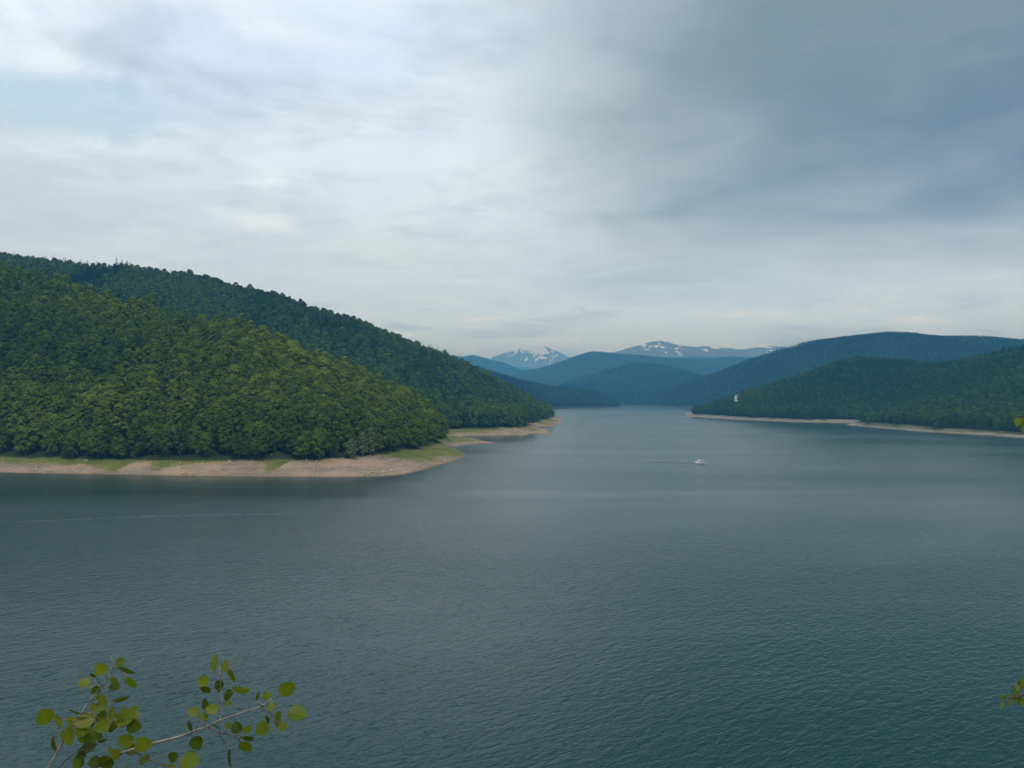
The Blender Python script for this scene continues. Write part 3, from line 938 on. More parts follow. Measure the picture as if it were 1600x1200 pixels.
# ------------------------------------------------------------------ forest on the right land and the far hills
def plant(name, hf, bounds, step, coll, n_broad, seed, label, zmin, s_lo, s_hi, con_thr=0.55, back=None, view=0.80, warm=0.15):
    r = np.random.default_rng(seed)
    X, Y = jitter_grid(*bounds, step, r)
    k = in_view(X, Y, view); X, Y = X[k], Y[k]
    Z = hf(X, Y)
    k = Z > zmin + fbm(X, Y, 60, 2, seed) * 1.4
    X, Y, Z = X[k], Y[k], Z[k]
    if back is not None:
        gr_ = hf(X, Y + 25) - Z
        k = ~((gr_ < -6) & (Y > back)); X, Y, Z = X[k], Y[k], Z[k]
    n = len(X)
    sc = np.clip(0.5 * (s_lo + s_hi) + (s_hi - s_lo) * 0.35 * fbm(X, Y, 140, 3, seed + 2) + r.uniform(-0.13, 0.15, n), s_lo, s_hi)
    con = fbm(X, Y, 260, 3, seed + 5) + r.uniform(-0.35, 0.35, n)
    id_ = np.where(con > con_thr, n_broad, r.integers(0, n_broad, n))
    return scatter_obj(name, coll, np.stack([X, Y, Z - 0.6], 1), id_, r.uniform(0, 6.28, n),
                       np.stack([sc * r.uniform(0.9, 1.1, n), sc * r.uniform(0.9, 1.1, n), sc], 1), label, 'forest',
                       np.clip(warm + fbm(X, Y, 160, 3, seed + 9) * 0.22, 0, 1)), n

cnt = {}
_, cnt['r'] = plant('forest', h_right, (380, 2280, 720, 2260), 8.8, PC_MID, 4, 21, 'dark green forest on the slope above the grassy right shore', 5.4, 0.65, 1.3, 0.85, 1950, view=1.3)
_, cnt['c'] = plant('forest', h_c, (-400, 640, 2850, 3800), 9.5, PC_FAR, 3, 31, 'bluish forest on the low peninsula beyond the long ridge', 9.5, 0.6, 1.1, 0.3, 3550, warm=0.03)
_, cnt['e'] = plant('forest', h_e, (620, 3200, 2600, 4300), 11.0, PC_FAR, 3, 41, 'blue-grey forest on the big domed hill behind the right shore', 9.0, 0.6, 1.1, 0.2, 3450, warm=0.03, view=1.1)
_, cnt['f2'] = plant('forest', h_f2, (0, 1900, 4100, 5500), 14.0, PC_FAR, 3, 51, 'hazy blue forest on the low mountain at the head of the lake', 9.0, 0.7, 1.2, 0.0, 5200, warm=0.03)
print('forest counts', cnt, int(nearm.sum()), int(farm.sum()))

# ------------------------------------------------------------------ stones, boulders and driftwood on the beach
M_ROCK = simple_mat('pale_rock', (0.50, 0.46, 0.40), 0.85, var=0.3, scale=1.5)
M_ROCK_D = simple_mat('brown_rock', (0.20, 0.16, 0.12), 0.9, var=0.35, scale=1.5)
M_WOOD = simple_mat('driftwood', (0.45, 0.38, 0.30), 0.85, var=0.3, scale=2.5)

def rock_mesh(seed, mat, sub=2):
    bm = bmesh.new()
    bmesh.ops.create_icosphere(bm, subdivisions=sub, radius=1.0)
    r = random.Random(seed)
    ax = [Vector((r.gauss(0, 1), r.gauss(0, 1), r.gauss(0, 1))).normalized() for _ in range(9)]
    of = [r.uniform(0.55, 0.92) for _ in ax]
    for v in bm.verts:
        for a, o in zip(ax, of):
            d = v.co.dot(a)
            if d > o:
                v.co -= a * (d - o) * 0.9
        v.co += Vector((r.uniform(-1, 1), r.uniform(-1, 1), r.uniform(-1, 1))) * 0.04
    me = bpy.data.meshes.new('boulder')
    bm.to_mesh(me); bm.free()
    me.materials.append(mat)
    return me
ROCKS = [rock_mesh(k, M_ROCK) for k in range(4)]
ROCKS_D = [rock_mesh(20 + k, M_ROCK_D) for k in range(2)]
boulders = [(286, 740, 1.5, 0, 'large pale boulder at the water line beside a brown stone'), (291, 739.5, 0.9, 1, 'brown stone touching a large pale boulder at the water line'),
            (313, 737.5, 1.1, 0, 'pale boulder just above a small flat stone at the water line'), (315, 741.8, 0.8, 0, 'small pale flat stone in the water line below a boulder'),
            (305, 731, 0.8, 0, 'small pale stone in the grey gravel patch'), (339.5, 735.3, 1.3, 0, 'wide pale boulder on the grey gravel next to a brown one'),
            (348.6, 734.8, 0.9, 1, 'brown boulder on the grey gravel next to a wide pale one'), (354.5, 726.3, 1.0, 0, 'pale boulder below the slanting driftwood trunk'),
            (440, 731.5, 1.7, 0, 'round whitish boulder alone on the green gully'), (467, 722.4, 1.0, 0, 'pale round stone near the trees right of the green gully'),
            (268, 724.5, 0.9, 0, 'flat pale stone high on the grassy beach'), (281, 724, 1.0, 0, 'broad pale stone high on the grassy beach beside a flat one'),
            (135, 720.5, 1.4, 0, 'white boulder at the foot of the dark wood above bare pink soil'), (118, 738.3, 0.8, 0, 'small whitish stone at the water line below bare pink soil'),
            (67, 733.3, 0.8, 0, 'small whitish stone on the sand beside the grassy slope'), (207, 725.5, 0.8, 0, 'small pale stone beside the green gully'),
            (212, 715.5, 1.0, 0, 'pale stone under the small grey-green shrub'), (582, 739.3, 1.2, 1, 'brown boulder on pink sand near the point'),
            (579, 734.6, 0.8, 1, 'small brown stone above the brown boulder on pink sand'), (599, 738.3, 1.5, 0, 'whitish boulder on the pink sand near the point'),
            (424, 711, 1.6, 1, 'brown rock pile in the gap of the trees'), (427, 709, 1.2, 1, 'upper brown rock in the gap of the trees'),
            (719, 704.5, 1.3, 1, 'dark stump-like rock at the tip of the grassy point'), (727, 708, 0.8, 1, 'small dark rock at the water at the tip of the grassy point')]
for i, (px, py, s, kind, lab) in enumerate(boulders):
    g = ground_hit(px, py)
    o = bpy.data.objects.new('boulder', (ROCKS_D[i % 2] if kind else ROCKS[i % 4]))
    COL.objects.link(o)
    o.location = (g.x, g.y, g.z + s * 0.18)
    o.rotation_euler = (random.uniform(-0.2, 0.2), random.uniform(-0.2, 0.2), random.uniform(0, 6))
    o.scale = (s * 0.75, s * 0.62, s * 0.48)
    tag(o, lab, 'rock', 'boulders on the beach')

def tube_mesh(name, pts_, rads, mat, parent=None, sides=7, link=True):
    V, Fc = [], []
    m = len(pts_)
    for k in range(m):
        a = (pts_[min(k + 1, m - 1)] - pts_[max(k - 1, 0)])
        a = a.normalized() if a.length > 1e-9 else Vector((0, 0, 1))
        u = a.cross(Vector((0.31, 0.2, 0.93))).normalized(); w_ = a.cross(u)
        for j in range(sides):
            an = 2 * math.pi * j / sides
            V.append(pts_[k] + (u * math.cos(an) + w_ * math.sin(an)) * rads[k])
    for k in range(m - 1):
        for j in range(sides):
            Fc.append((k * sides + j, k * sides + (j + 1) % sides, (k + 1) * sides + (j + 1) % sides, (k + 1) * sides + j))
    Fc.append(tuple(range(sides - 1, -1, -1)))
    Fc.append(tuple((m - 1) * sides + j for j in range(sides)))
    return mesh_obj(name, V, Fc, mat, parent, True, link)

logs = [((358, 719.5), (363.5, 726), 0.32, 'slanting grey driftwood trunk at the top of the beach above a pale boulder'),
        ((494.6, 720.2), (490.6, 728.8), 0.38, 'pale driftwood trunk lying down the slope at the left end of the pink sand'),
        ((621, 729), (635, 725), 0.30, 'long pale driftwood trunk on the edge of the green meadow'),
        ((601, 724.5), (613, 726.5), 0.30, 'bent pale driftwood trunk between pink sand and green meadow'),
        ((655, 716), (668, 718.5), 0.26, 'thin pale driftwood trunk lying across the green meadow')]
for a, b_, rad, lab in logs:
    p0, p1 = ground_hit(*a), ground_hit(*b_)
    n = 6
    pl, rl = [], []
    for k in range(n + 1):
        q = p0.lerp(p1, k / n)
        q.z = float(h_left(np.array([q.x]), np.array([q.y]))[0]) + rad * 0.7
        q.x += random.uniform(-0.15, 0.15)
        pl.append(q); rl.append(rad * (1.15 - 0.6 * k / n))
    tag(tube_mesh('driftwood_log', pl, rl, M_WOOD), lab, 'driftwood', 'driftwood on the beach')

# loose stones: too many and too small to count
ROCKC = proto_collection('beach_stone', [rock_mesh(60 + k, M_ROCK, 1) for k in range(3)] + [rock_mesh(70, M_ROCK_D, 1)])
r3 = np.random.default_rng(5)
X3 = r3.uniform(-420, 40, 90000); Y3 = r3.uniform(440, 1120, 90000)
Z3 = h_left(X3, Y3)
g3 = grass_left(X3, Y3, Z3)
k = (Z3 > 0.1) & (Z3 < 8.5) & (g3 + r3.uniform(-0.3, 0.3, len(X3)) < 0.45) & (fbm(X3, Y3, 30, 3, 45) + r3.uniform(-0.5, 0.5, len(X3)) > 0.12)
X3, Y3, Z3 = X3[k], Y3[k], Z3[k]
s3 = 0.14 + 0.75 * r3.random(len(X3)) ** 5
scatter_obj('beach_stones', ROCKC, np.stack([X3, Y3, Z3], 1), r3.integers(0, 4, len(X3)), r3.uniform(0, 6.28, len(X3)),
            np.stack([s3, s3 * 0.8, s3 * 0.55], 1), 'loose pale stones and gravel scattered over the sandy beach', 'gravel')

# ------------------------------------------------------------------ the tour boat and its wake
M_WHITE = simple_mat('white_boat_paint', (0.80, 0.80, 0.79), 0.35, var=0.04, scale=2, spec=0.5)
M_HULLD = simple_mat('dark_hull_paint', (0.03, 0.045, 0.06), 0.4, var=0.1, scale=2, spec=0.5)
M_GLASS = simple_mat('boat_window_glass', (0.012, 0.018, 0.022), 0.25, var=0.1, scale=2, spec=0.25)
M_STEEL = simple_mat('boat_steel', (0.55, 0.56, 0.57), 0.35, 0.6, var=0.1)
bp_ = W(1094, 724.3)
boat = empty('boat', (bp_.x, bp_.y, 0.0), R(3))
tag(boat, 'small white cabin boat with an arched roof crossing the open lake', 'boat')

def loft(name, rings, mat, parent, smooth=False, cap=True):
    V, Fc = [], []
    n = len(rings[0])
    for rg in rings:
        V += rg
    for k in range(len(rings) - 1):
        for j in range(n):
            Fc.append((k * n + j, k * n + (j + 1) % n, (k + 1) * n + (j + 1) % n, (k + 1) * n + j))
    if cap:
        Fc.append(tuple(range(n - 1, -1, -1)))
        Fc.append(tuple((len(rings) - 1) * n + j for j in range(n)))
    return mesh_obj(name, V, Fc, mat, parent, smooth)

def hull_ring(x, half, keel, top, flare):
    return [(x, -half, top), (x, -half * flare, 0.15), (x, -half * 0.5, keel), (x, half * 0.5, keel), (x, half * flare, 0.15), (x, half, top)]
loft('hull', [hull_ring(-3.85, 1.15, -0.3, 1.05, 0.9), hull_ring(-2.5, 1.25, -0.4, 1.0, 0.9), hull_ring(0.5, 1.25, -0.4, 0.72, 0.88), hull_ring(2.4, 0.95, -0.35, 0.72, 0.8), hull_ring(3.4, 0.45, -0.2, 0.80, 0.6), hull_ring(3.95, 0.06, 0.1, 0.88, 0.5)], M_WHITE, boat)
loft('waterline_stripe', [[(x, -w, 0.02), (x, -w, 0.24), (x, w, 0.24), (x, w, 0.02)] for x, w in ((-3.88, 1.13), (-2.5, 1.22), (0.5, 1.20), (2.4, 0.90), (3.4, 0.42), (3.9, 0.08))], M_HULLD, boat)
def box_mesh(name, x0, x1, y0, y1, z0, z1, mat, parent, taper=0.0):
    t = taper
    v = [(x0, y0, z0), (x1, y0, z0), (x1, y1, z0), (x0, y1, z0), (x0 + t, y0 + t, z1), (x1 - t, y0 + t, z1), (x1 - t, y1 - t, z1), (x0 + t, y1 - t, z1)]
    return mesh_obj(name, v, [(0, 3, 2, 1), (4, 5, 6, 7), (0, 1, 5, 4), (1, 2, 6, 5), (2, 3, 7, 6), (3, 0, 4, 7)], mat, parent)
loft('stern_deck', [[(x, -w, 0.95), (x, -w, z), (x, w, z), (x, w, 0.95)] for x, w, z in ((-3.8, 1.05, 1.15), (-2.9, 1.15, 1.45), (-1.4, 1.12, 1.55), (-0.6, 1.1, 1.1))], M_WHITE, boat)
cabin = box_mesh('cabin', -1.5, 2.9, -1.0, 1.0, 0.70, 1.95, M_WHITE, boat, 0.10)
for sy in (-1, 1):
    for x0, x1 in ((-1.2, -0.35), (-0.15, 0.75), (0.98, 1.75), (1.95, 2.6)):
        yv = sy * 0.985
        mesh_obj('window', [(x0, yv, 1.05), (x1, yv, 1.05), (x1 - 0.03, sy * 0.93, 1.80), (x0 + 0.03, sy * 0.93, 1.80),
                            (x0, yv - sy * 0.05, 1.05), (x1, yv - sy * 0.05, 1.05), (x1 - 0.03, sy * 0.88, 1.80), (x0 + 0.03, sy * 0.88, 1.80)],
                 [(0, 1, 2, 3), (4, 7, 6, 5), (0, 4, 5, 1), (1, 5, 6, 2), (2, 6, 7, 3), (3, 7, 4, 0)], M_GLASS, cabin)
mesh_obj('windscreen', [(2.86, -0.8, 1.15), (2.86, 0.8, 1.15), (2.83, 0.75, 1.75), (2.83, -0.75, 1.75), (2.92, -0.8, 1.15), (2.92, 0.8, 1.15), (2.87, 0.75, 1.75), (2.87, -0.75, 1.75)],
         [(0, 3, 2, 1), (4, 5, 6, 7), (0, 1, 5, 4), (1, 2, 6, 5), (2, 3, 7, 6), (3, 0, 4, 7)], M_GLASS, cabin)
loft('roof', [[(x, -1.15, z), (x, -0.6, z + 0.14), (x, 0.6, z + 0.14), (x, 1.15, z), (x, 1.1, z - 0.1), (x, -1.1, z - 0.1)] for x, z in ((-2.3, 1.95), (-1.4, 2.4), (0.0, 2.55), (1.4, 2.4), (2.3, 2.1), (2.7, 2.0))], M_WHITE, boat)
for sx, sy, x in ((-1.9, -1, 0), (-1.9, 1, 0), (-1.2, -1, 0), (-1.2, 1, 0)):
    tube_mesh('roof_post', [Vector((sx, sy * 1.0, 1.2)), Vector((sx, sy * 1.02, 2.15 if sx < -1.5 else 2.4))], [0.035, 0.035], M_STEEL, boat, 6)
tube_mesh('mast', [Vector((2.3, 0, 2.0)), Vector((2.3, 0, 3.0))], [0.09, 0.06], M_WHITE, boat, 6)
tube_mesh('antenna', [Vector((0.0, 0, 2.6)), Vector((0.0, 0, 3.5))], [0.04, 0.02], M_STEEL, boat, 6)
tube_mesh('bow_rail', [Vector((2.6, -0.8, 1.25)), Vector((3.4, -0.42, 1.3)), Vector((3.85, 0, 1.35)), Vector((3.4, 0.42, 1.3)), Vector((2.6, 0.8, 1.25))], [0.03] * 5, M_STEEL, boat, 6)
for x, y in ((2.6, -0.8), (3.4, -0.40), (3.85, 0.0), (3.4, 0.40), (2.6, 0.8)):
    tube_mesh('rail_post', [Vector((x, y, 0.7)), Vector((x, y, 1.3))], [0.025, 0.025], M_STEEL, boat, 6)

def wake_strip(name, pix, width, height, label, mat, seed, gaps=0.0):
    """low ridges of pushed-up water along a path"""
    P_ = [W(x, y) for x, y in pix]
    ctr = []
    for a, c_ in zip(P_[:-1], P_[1:]):
        m = max(2, int((c_ - a).length / 1.2))
        for k in range(m):
            ctr.append(a.lerp(c_, k / m))
    ctr.append(P_[-1])
    V, Fc = [], []
    r = random.Random(seed)
    n = len(ctr)
    prof = [(-1, -0.02), (-0.6, 0.45), (-0.25, 1.0), (0.1, 0.3), (0.4, 0.85), (0.75, 0.25), (1, -0.02)]
    for i, p in enumerate(ctr):
        tdir = (ctr[min(i + 1, n - 1)] - ctr[max(i - 1, 0)]).normalized()
        nr = Vector((-tdir.y, tdir.x, 0))
        fade = min(1.0, i / (0.75 * n), (n - 1 - i) / 4.0 + 0.2)
        ww = width * (0.75 + 0.5 * r.random())
        for u, hgt in prof:
            q = p + nr * u * ww
            V.append((q.x, q.y, 0.004 + max(0.0, hgt) * height * fade * (0.5 + r.random())))
    m = len(prof)
    for i in range(n - 1):
        if gaps and r.random() < gaps:
            continue
        for j in range(m - 1):
            Fc.append((i * m + j, (i + 1) * m + j, (i + 1) * m + j + 1, i * m + j + 1))
    o = mesh_obj(name, V, Fc, mat, None, True)
    return tag(o, label, 'wake', None, 'stuff')
M_FOAM = simple_mat('thin_foam', (0.12, 0.165, 0.17), 0.5, var=0.4, scale=0.6)
wake_strip('boat_wake', [(925, 722.2), (990, 722.6), (1045, 723.2), (1086, 723.9)], 0.55, 0.16, 'thin dark wake trailing behind the white cabin boat', M_WATER, 3)
wake_strip('old_wake', [(-40, 817), (0, 815.5), (60, 814), (130, 811), (200, 807.5), (260, 806), (320, 805), (400, 803.5), (470, 803)], 0.22, 0.10, 'faint pale wake line lying on dark water off the beach', M_FOAM, 4, 0.08)

# ------------------------------------------------------------------ white bird in flight over the right shore
M_FEATHER = simple_mat('white_feathers', (0.62, 0.64, 0.64), 0.7, var=0.05, scale=8)
bird_at = P(1150.5, 626.5, 76)
def build_bird():
    V, Fc = [], []
    prof = [(-0.30, 0.005, 0.03), (-0.27, 0.018, 0.02), (-0.235, 0.036, 0.015), (-0.19, 0.036, 0.01), (-0.14, 0.052, 0.0), (-0.04, 0.068, -0.005), (0.08, 0.058, 0.0), (0.17, 0.036, 0.01), (0.24, 0.026, 0.015), (0.33, 0.03, 0.018)]
    ns = 12
    for i, (x, rr, zz) in enumerate(prof):
        tail = i >= 7
        for j in range(ns):
            a = 2 * math.pi * j / ns
            yy = math.cos(a) * rr * (1.0 if not tail else 1.0 + (i - 6) * 0.55)
            V.append((x, yy, zz + math.sin(a) * rr * (1.0 if not tail else 0.5 / (i - 6) ** 0.6)))
    for i in range(len(prof) - 1):
        for j in range(ns):
            Fc.append((i * ns + j, i * ns + (j + 1) % ns, (i + 1) * ns + (j + 1) % ns, (i + 1) * ns + j))
    Fc.append(tuple(range(ns - 1, -1, -1))); Fc.append(tuple((len(prof) - 1) * ns + j for j in range(ns)))
    for sy in (-1, 1):
        base = len(V)
        # span stations: (out, up, leading x, chord, thickness)
        st = [(0.03, 0.03, -0.13, 0.20, 0.03), (0.09, 0.17, -0.13, 0.20, 0.022), (0.13, 0.32, -0.08, 0.18, 0.018), (0.16, 0.46, 0.0, 0.13, 0.012), (0.18, 0.58, 0.07, 0.07, 0.008), (0.185, 0.66, 0.12, 0.02, 0.005)]
        for out, up, xl, ch, th in st:
            for (u, w_) in ((0, 0), (0.3, 1), (1, 0), (0.3, -0.4)):
                V.append((xl + u * ch, sy * (out + w_ * th), up))
        for k in range(len(st) - 1):
            for j in range(4):
                q = (base + k * 4 + j, base + k * 4 + (j + 1) % 4, base + (k + 1) * 4 + (j + 1) % 4, base + (k + 1) * 4 + j)
                Fc.append(q if sy < 0 else q[::-1])
        Fc.append(tuple(base + (len(st) - 1) * 4 + j for j in range(4)))
    return V, Fc
V, Fc = build_bird()
bird = mesh_obj('bird', V, Fc, M_FEATHER, None, True)
bird.location = bird_at
bird.rotation_euler = (R(-10), R(-4), R(12))
tag(bird, 'white bird flying with raised wings in front of the dark wooded slope', 'bird')

# ------------------------------------------------------------------ bank under the camera
def h_bank(x, y):
    z = 48.35 - np.clip(y - 0.9, 0, 100) * 1.75 + np.clip(-y - 4, 0, 30) * 0.5
    z = z + fbm(x, y, 3.0, 4, 303) * 0.25 * np.clip((y - 0.4) / 2, 0, 1) + fbm(x, y, 0.5, 2, 304) * 0.03
    return z
def bank_material():
    m, nb = material('bank_soil')
    g = nb.n('ShaderNodeNewGeometry')
    n = nb.noise(g.outputs['Position'], 1.2, 6, 0.6); n2 = nb.noise(g.outputs['Position'], 9.0, 4, 0.6)
    cc = nb.mix(nb.smooth(n, 0.4, 0.6), (0.16, 0.13, 0.09), (0.07, 0.10, 0.03))
    cc = nb.mix(nb.smooth(n2, 0.5, 0.7), cc, (0.24, 0.21, 0.16))
    return finish(m, nb, principled(nb, cc, 0.95))
bank = grid_obj('bank', -30, 30, -30, 32, 0.5, h_bank, bank_material())

# ------------------------------------------------------------------ aspen and birch close to the camera
def near_leaf_material(name, a, b_, vein):
    m, nb = material(name)
    oi = nb.n('ShaderNodeObjectInfo')
    t = nb.n('ShaderNodeNewGeometry')
    n = nb.noise(t.outputs['Position'], 60.0, 4, 0.6)
    col = nb.mix(nb.smooth(oi.outputs['Random'], 0.0, 1.0), a, b_)
    col = nb.mix(nb.math('MULTIPLY', nb.smooth(n, 0.45, 0.75), 0.35), col, vein)
    am = nb.n('ShaderNodeAttribute', attribute_name='across'); al = nb.n('ShaderNodeAttribute', attribute_name='along')
    sv = nb.math('SINE', nb.math('MULTIPLY', nb.math('SUBTRACT', al.outputs['Fac'], nb.math('MULTIPLY', am.outputs['Fac'], 0.8)), 42.0))
    col = nb.mix(nb.math('MULTIPLY', nb.smooth(sv, 0.72, 0.98), 0.30), col, tuple(min(1, x * 1.5) for x in vein))
    col = nb.mix(nb.math('MULTIPLY', nb.smooth(am.outputs['Fac'], 0.035, 0.012), 0.6), col, tuple(min(1, x * 1.7) for x in vein))
    col = nb.mix(nb.math('MULTIPLY', nb.smooth(am.outputs['Fac'], 0.36, 0.5), 0.35), col, (a[0] * 0.9, a[1] * 0.6, a[2]))
    d = nb.n('ShaderNodeBsdfPrincipled')
    nb.put(d.inputs['Base Color'], col)
    d.inputs['Roughness'].default_value = 0.45
    d.inputs['Specular IOR Level'].default_value = 0.25
    tr = nb.n('ShaderNodeBsdfTranslucent')
    nb.put(tr.inputs['Color'], nb.mix(1.0, col, (1.5, 1.4, 0.4), 'MULTIPLY'))
    mx = nb.n('ShaderNodeMixShader'); mx.inputs[0].default_value = 0.48
    m.node_tree.links.new(d.outputs[0], mx.inputs[1]); m.node_tree.links.new(tr.outputs[0], mx.inputs[2])
    return finish(m, nb, mx.outputs[0])
M_LEAF = near_leaf_material('aspen_leaf', (0.120, 0.185, 0.014), (0.185, 0.245, 0.026), (0.16, 0.15, 0.02))
M_LEAF_D = near_leaf_material('aspen_leaf_dark', (0.050, 0.090, 0.010), (0.075, 0.115, 0.013), (0.08, 0.09, 0.012))
M_LEAF_L = near_leaf_material('aspen_leaf_pale', (0.19, 0.22, 0.045), (0.23, 0.25, 0.06), (0.27, 0.27, 0.08))
M_BIRCHLEAF = near_leaf_material('birch_leaf', (0.11, 0.17, 0.02), (0.17, 0.23, 0.045), (0.26, 0.31, 0.10))
M_TWIG = simple_mat('aspen_bark', (0.27, 0.235, 0.20), 0.8, var=0.35, scale=40)
M_TWIG_D = simple_mat('twig_bark', (0.11, 0.07, 0.05), 0.85, var=0.3, scale=60)
M_PETIOLE = simple_mat('petiole', (0.20, 0.15, 0.07), 0.7, var=0.2, scale=60)

def leaf_shape(kind, seed):
    """outline in the leaf plane: x across, y from stalk (0) to tip (1)"""
    r = random.Random(seed)
    n = 22
    out = []
    for i in range(n):
        t = 2 * math.pi * i / n
        if kind == 'aspen':
            y = 0.5 - 0.5 * math.cos(t); x = 0.49 * math.copysign(abs(math.sin(t)) ** 0.88, math.sin(t)) * (1.20 - 0.42 * y)
            if abs(t - math.pi) < 0.2: y += 0.11
            tooth = 1 + 0.035 * (1 if i % 2 else -1)
        else:
            s = t / (2 * math.pi)
            y = 0.5 - 0.5 * math.cos(t)
            x = math.copysign(1, math.sin(t)) * 0.42 * (abs(math.sin(t)) ** 0.9) * (1.18 - 0.75 * y) * 1.15
            if abs(t - math.pi) < 0.2: y += 0.12
            tooth = 1 + 0.05 * (1 if i % 2 else -1)
        out.append((x * tooth + r.uniform(-0.01, 0.01), y + r.uniform(-0.01, 0.01)))
    return out

def make_leaf(parent, base, center, axis, normal, length, width, kind, mat, seed):
    r = random.Random(seed)
    ay = axis.normalized()
    nz = (normal - ay * normal.dot(ay)).normalized()
    ax = ay.cross(nz)
    root = center - ay * length * 0.5
    ol = leaf_shape(kind, seed)
    cup = r.uniform(-0.10, 0.16); bend = r.uniform(-0.16, 0.12); fold = r.uniform(0.0, 0.22)
    V, Fc = [], []
    def pt(x, y):
        zz = cup * (x * x) + bend * (y - 0.5) ** 2 + fold * abs(x)
        return root + ax * (x * width) + ay * (y * length) + nz * (zz * length)
    # midrib column and mid ring for curvature
    mid = [0.0, 0.25, 0.5, 0.75, 1.0]
    V.append(pt(0, 0.5))
    inner = [pt(x * 0.5, 0.5 + (y - 0.5) * 0.5) for x, y in ol]
    outer = [pt(x, y) for x, y in ol]
    n = len(ol)
    V += inner + outer
    for i in range(n):
        j = (i + 1) % n
        Fc.append((0, 1 + i, 1 + j))
        Fc.append((1 + i, 1 + n + i, 1 + n + j, 1 + j))
    o = mesh_obj('leaf', V, Fc, mat, parent, True)
    for an_, vals in (('across', [0.0] + [abs(x) * 0.5 for x, y in ol] + [abs(x) for x, y in ol]), ('along', [0.5] + [0.5 + (y - 0.5) * 0.5 for x, y in ol] + [y for x, y in ol])):
        at_ = o.data.attributes.new(an_, 'FLOAT', 'POINT')
        at_.data.foreach_set('value', np.array(vals, np.float32))
    q = base.lerp(root, 0.5) + Vector((0, 0, -0.12 * (root - base).length))
    tube_mesh('petiole', [base, q, root], [0.0011, 0.0009, 0.0008], M_PETIOLE, o, 5)
    return o

FD = 2.4
def pp(px, py, dy=0.0):
    return P(px, py, FD + dy)
aspen = empty('aspen_tree', (0, 0, 0))
tag(aspen, 'slender aspen top with round yellowish-green leaves rising close by over the water', 'tree')
br = {}
def branch(name, pix, d0, d1, r0, r1_, mat, parent=aspen, smoothn=4):
    base = [pp(x, y, d0 + (d1 - d0) * k / (len(pix) - 1)) for k, (x, y) in enumerate(pix)]
    out = []
    for k in range(len(base) - 1):
        a, c_ = base[k], base[k + 1]
        p0 = base[k - 1] if k > 0 else a * 2 - c_
        p3 = base[k + 2] if k + 2 < len(base) else c_ * 2 - a
        for s in range(smoothn):
            t = s / smoothn
            out.append(0.5 * ((2 * a) + (c_ - p0) * t + (2 * p0 - 5 * a + 4 * c_ - p3) * t * t + (3 * a - p0 - 3 * c_ + p3) * t ** 3))
    out.append(base[-1])
    rl = []
    for k in range(len(out)):
        t = k / (len(out) - 1)
        rr = (r0 + (r1_ - r0) * t) * 0.78
        rl.append(rr * (1 + (0.18 if k % 5 == 0 else 0)))
    o = tube_mesh(name, out, rl, mat, parent, 8)
    br.setdefault('pts', []).extend(out[len(out) // 5:])
    return o, out
# trunk: stands on the steep bank below the view
tx, ty = pp(60, 1200).x - 0.03, 2.42
tz = float(h_bank(np.array([tx]), np.array([ty]))[0])
low = pp(52, 1240)
tube_mesh('trunk', [Vector((tx - 0.25, ty + 0.05, tz - 0.1)), Vector((tx - 0.2, ty + 0.02, tz + 1.0)), Vector((tx - 0.10, ty, tz + 2.0)), Vector((tx - 0.02, ty, low.z - 0.25)), low], [0.045, 0.036, 0.026, 0.015, 0.0075], M_TWIG, aspen, 10)
branch('branch', [(52, 1240), (66, 1216), (75, 1200), (86, 1181), (96, 1163), (110, 1141), (128, 1114), (141, 1095), (152, 1081), (167, 1061), (176, 1040), (174, 1026)], 0.0, 0.02, 0.0058, 0.0014, M_TWIG)
branch('branch', [(56, 1232), (91, 1200), (111, 1181), (135, 1168), (157, 1162)], 0.02, 0.10, 0.0032, 0.0012, M_TWIG_D)
branch('branch', [(40, 1262), (110, 1218), (150, 1198), (173, 1186), (195, 1175), (233, 1163), (280, 1151), (306, 1141), (323, 1136), (342, 1126), (374, 1115), (412, 1102), (425, 1092)], 0.0, -0.12, 0.0065, 0.0022, M_TWIG)
branch('twig', [(343, 1126), (345, 1119), (347, 1103), (345, 1076), (344, 1050), (344, 1042)], -0.09, -0.05, 0.0026, 0.0016, M_TWIG)
branch('twig', [(324, 1136), (339, 1144), (358, 1148), (370, 1154), (377, 1159)], -0.08, -0.14, 0.0026, 0.0011, M_TWIG_D)
branch('twig', [(340, 1144), (349, 1156), (354, 1166), (357, 1176)], -0.09, -0.10, 0.0013, 0.0008, M_TWIG_D)
branch('twig', [(196, 1175), (218, 1178), (226, 1186), (246, 1191), (262, 1199), (285, 1212)], -0.02, -0.1, 0.0024, 0.0012, M_TWIG_D)
branch('twig', [(408, 1104), (420, 1113), (430, 1124), (435, 1132)], -0.11, -0.15, 0.0014, 0.0008, M_TWIG_D)
branch('twig', [(170, 1055), (182, 1044), (198, 1052)], 0.02, -0.03, 0.0011, 0.0007, M_TWIG_D)
branch('twig', [(128, 1114), (145, 1117), (165, 1128), (183, 1135)], 0.01, -0.05, 0.0013, 0.0008, M_TWIG_D)
for a, c_ in (((412, 1102), (399, 1096)), ((414, 1101), (402, 1106)), ((420, 1096), (404, 1110))):
    branch('bud_twig', [a, ((a[0] + c_[0]) / 2, (a[1] + c_[1]) / 2 - 1), c_], -0.12, -0.10, 0.0022, 0.0009, M_TWIG)

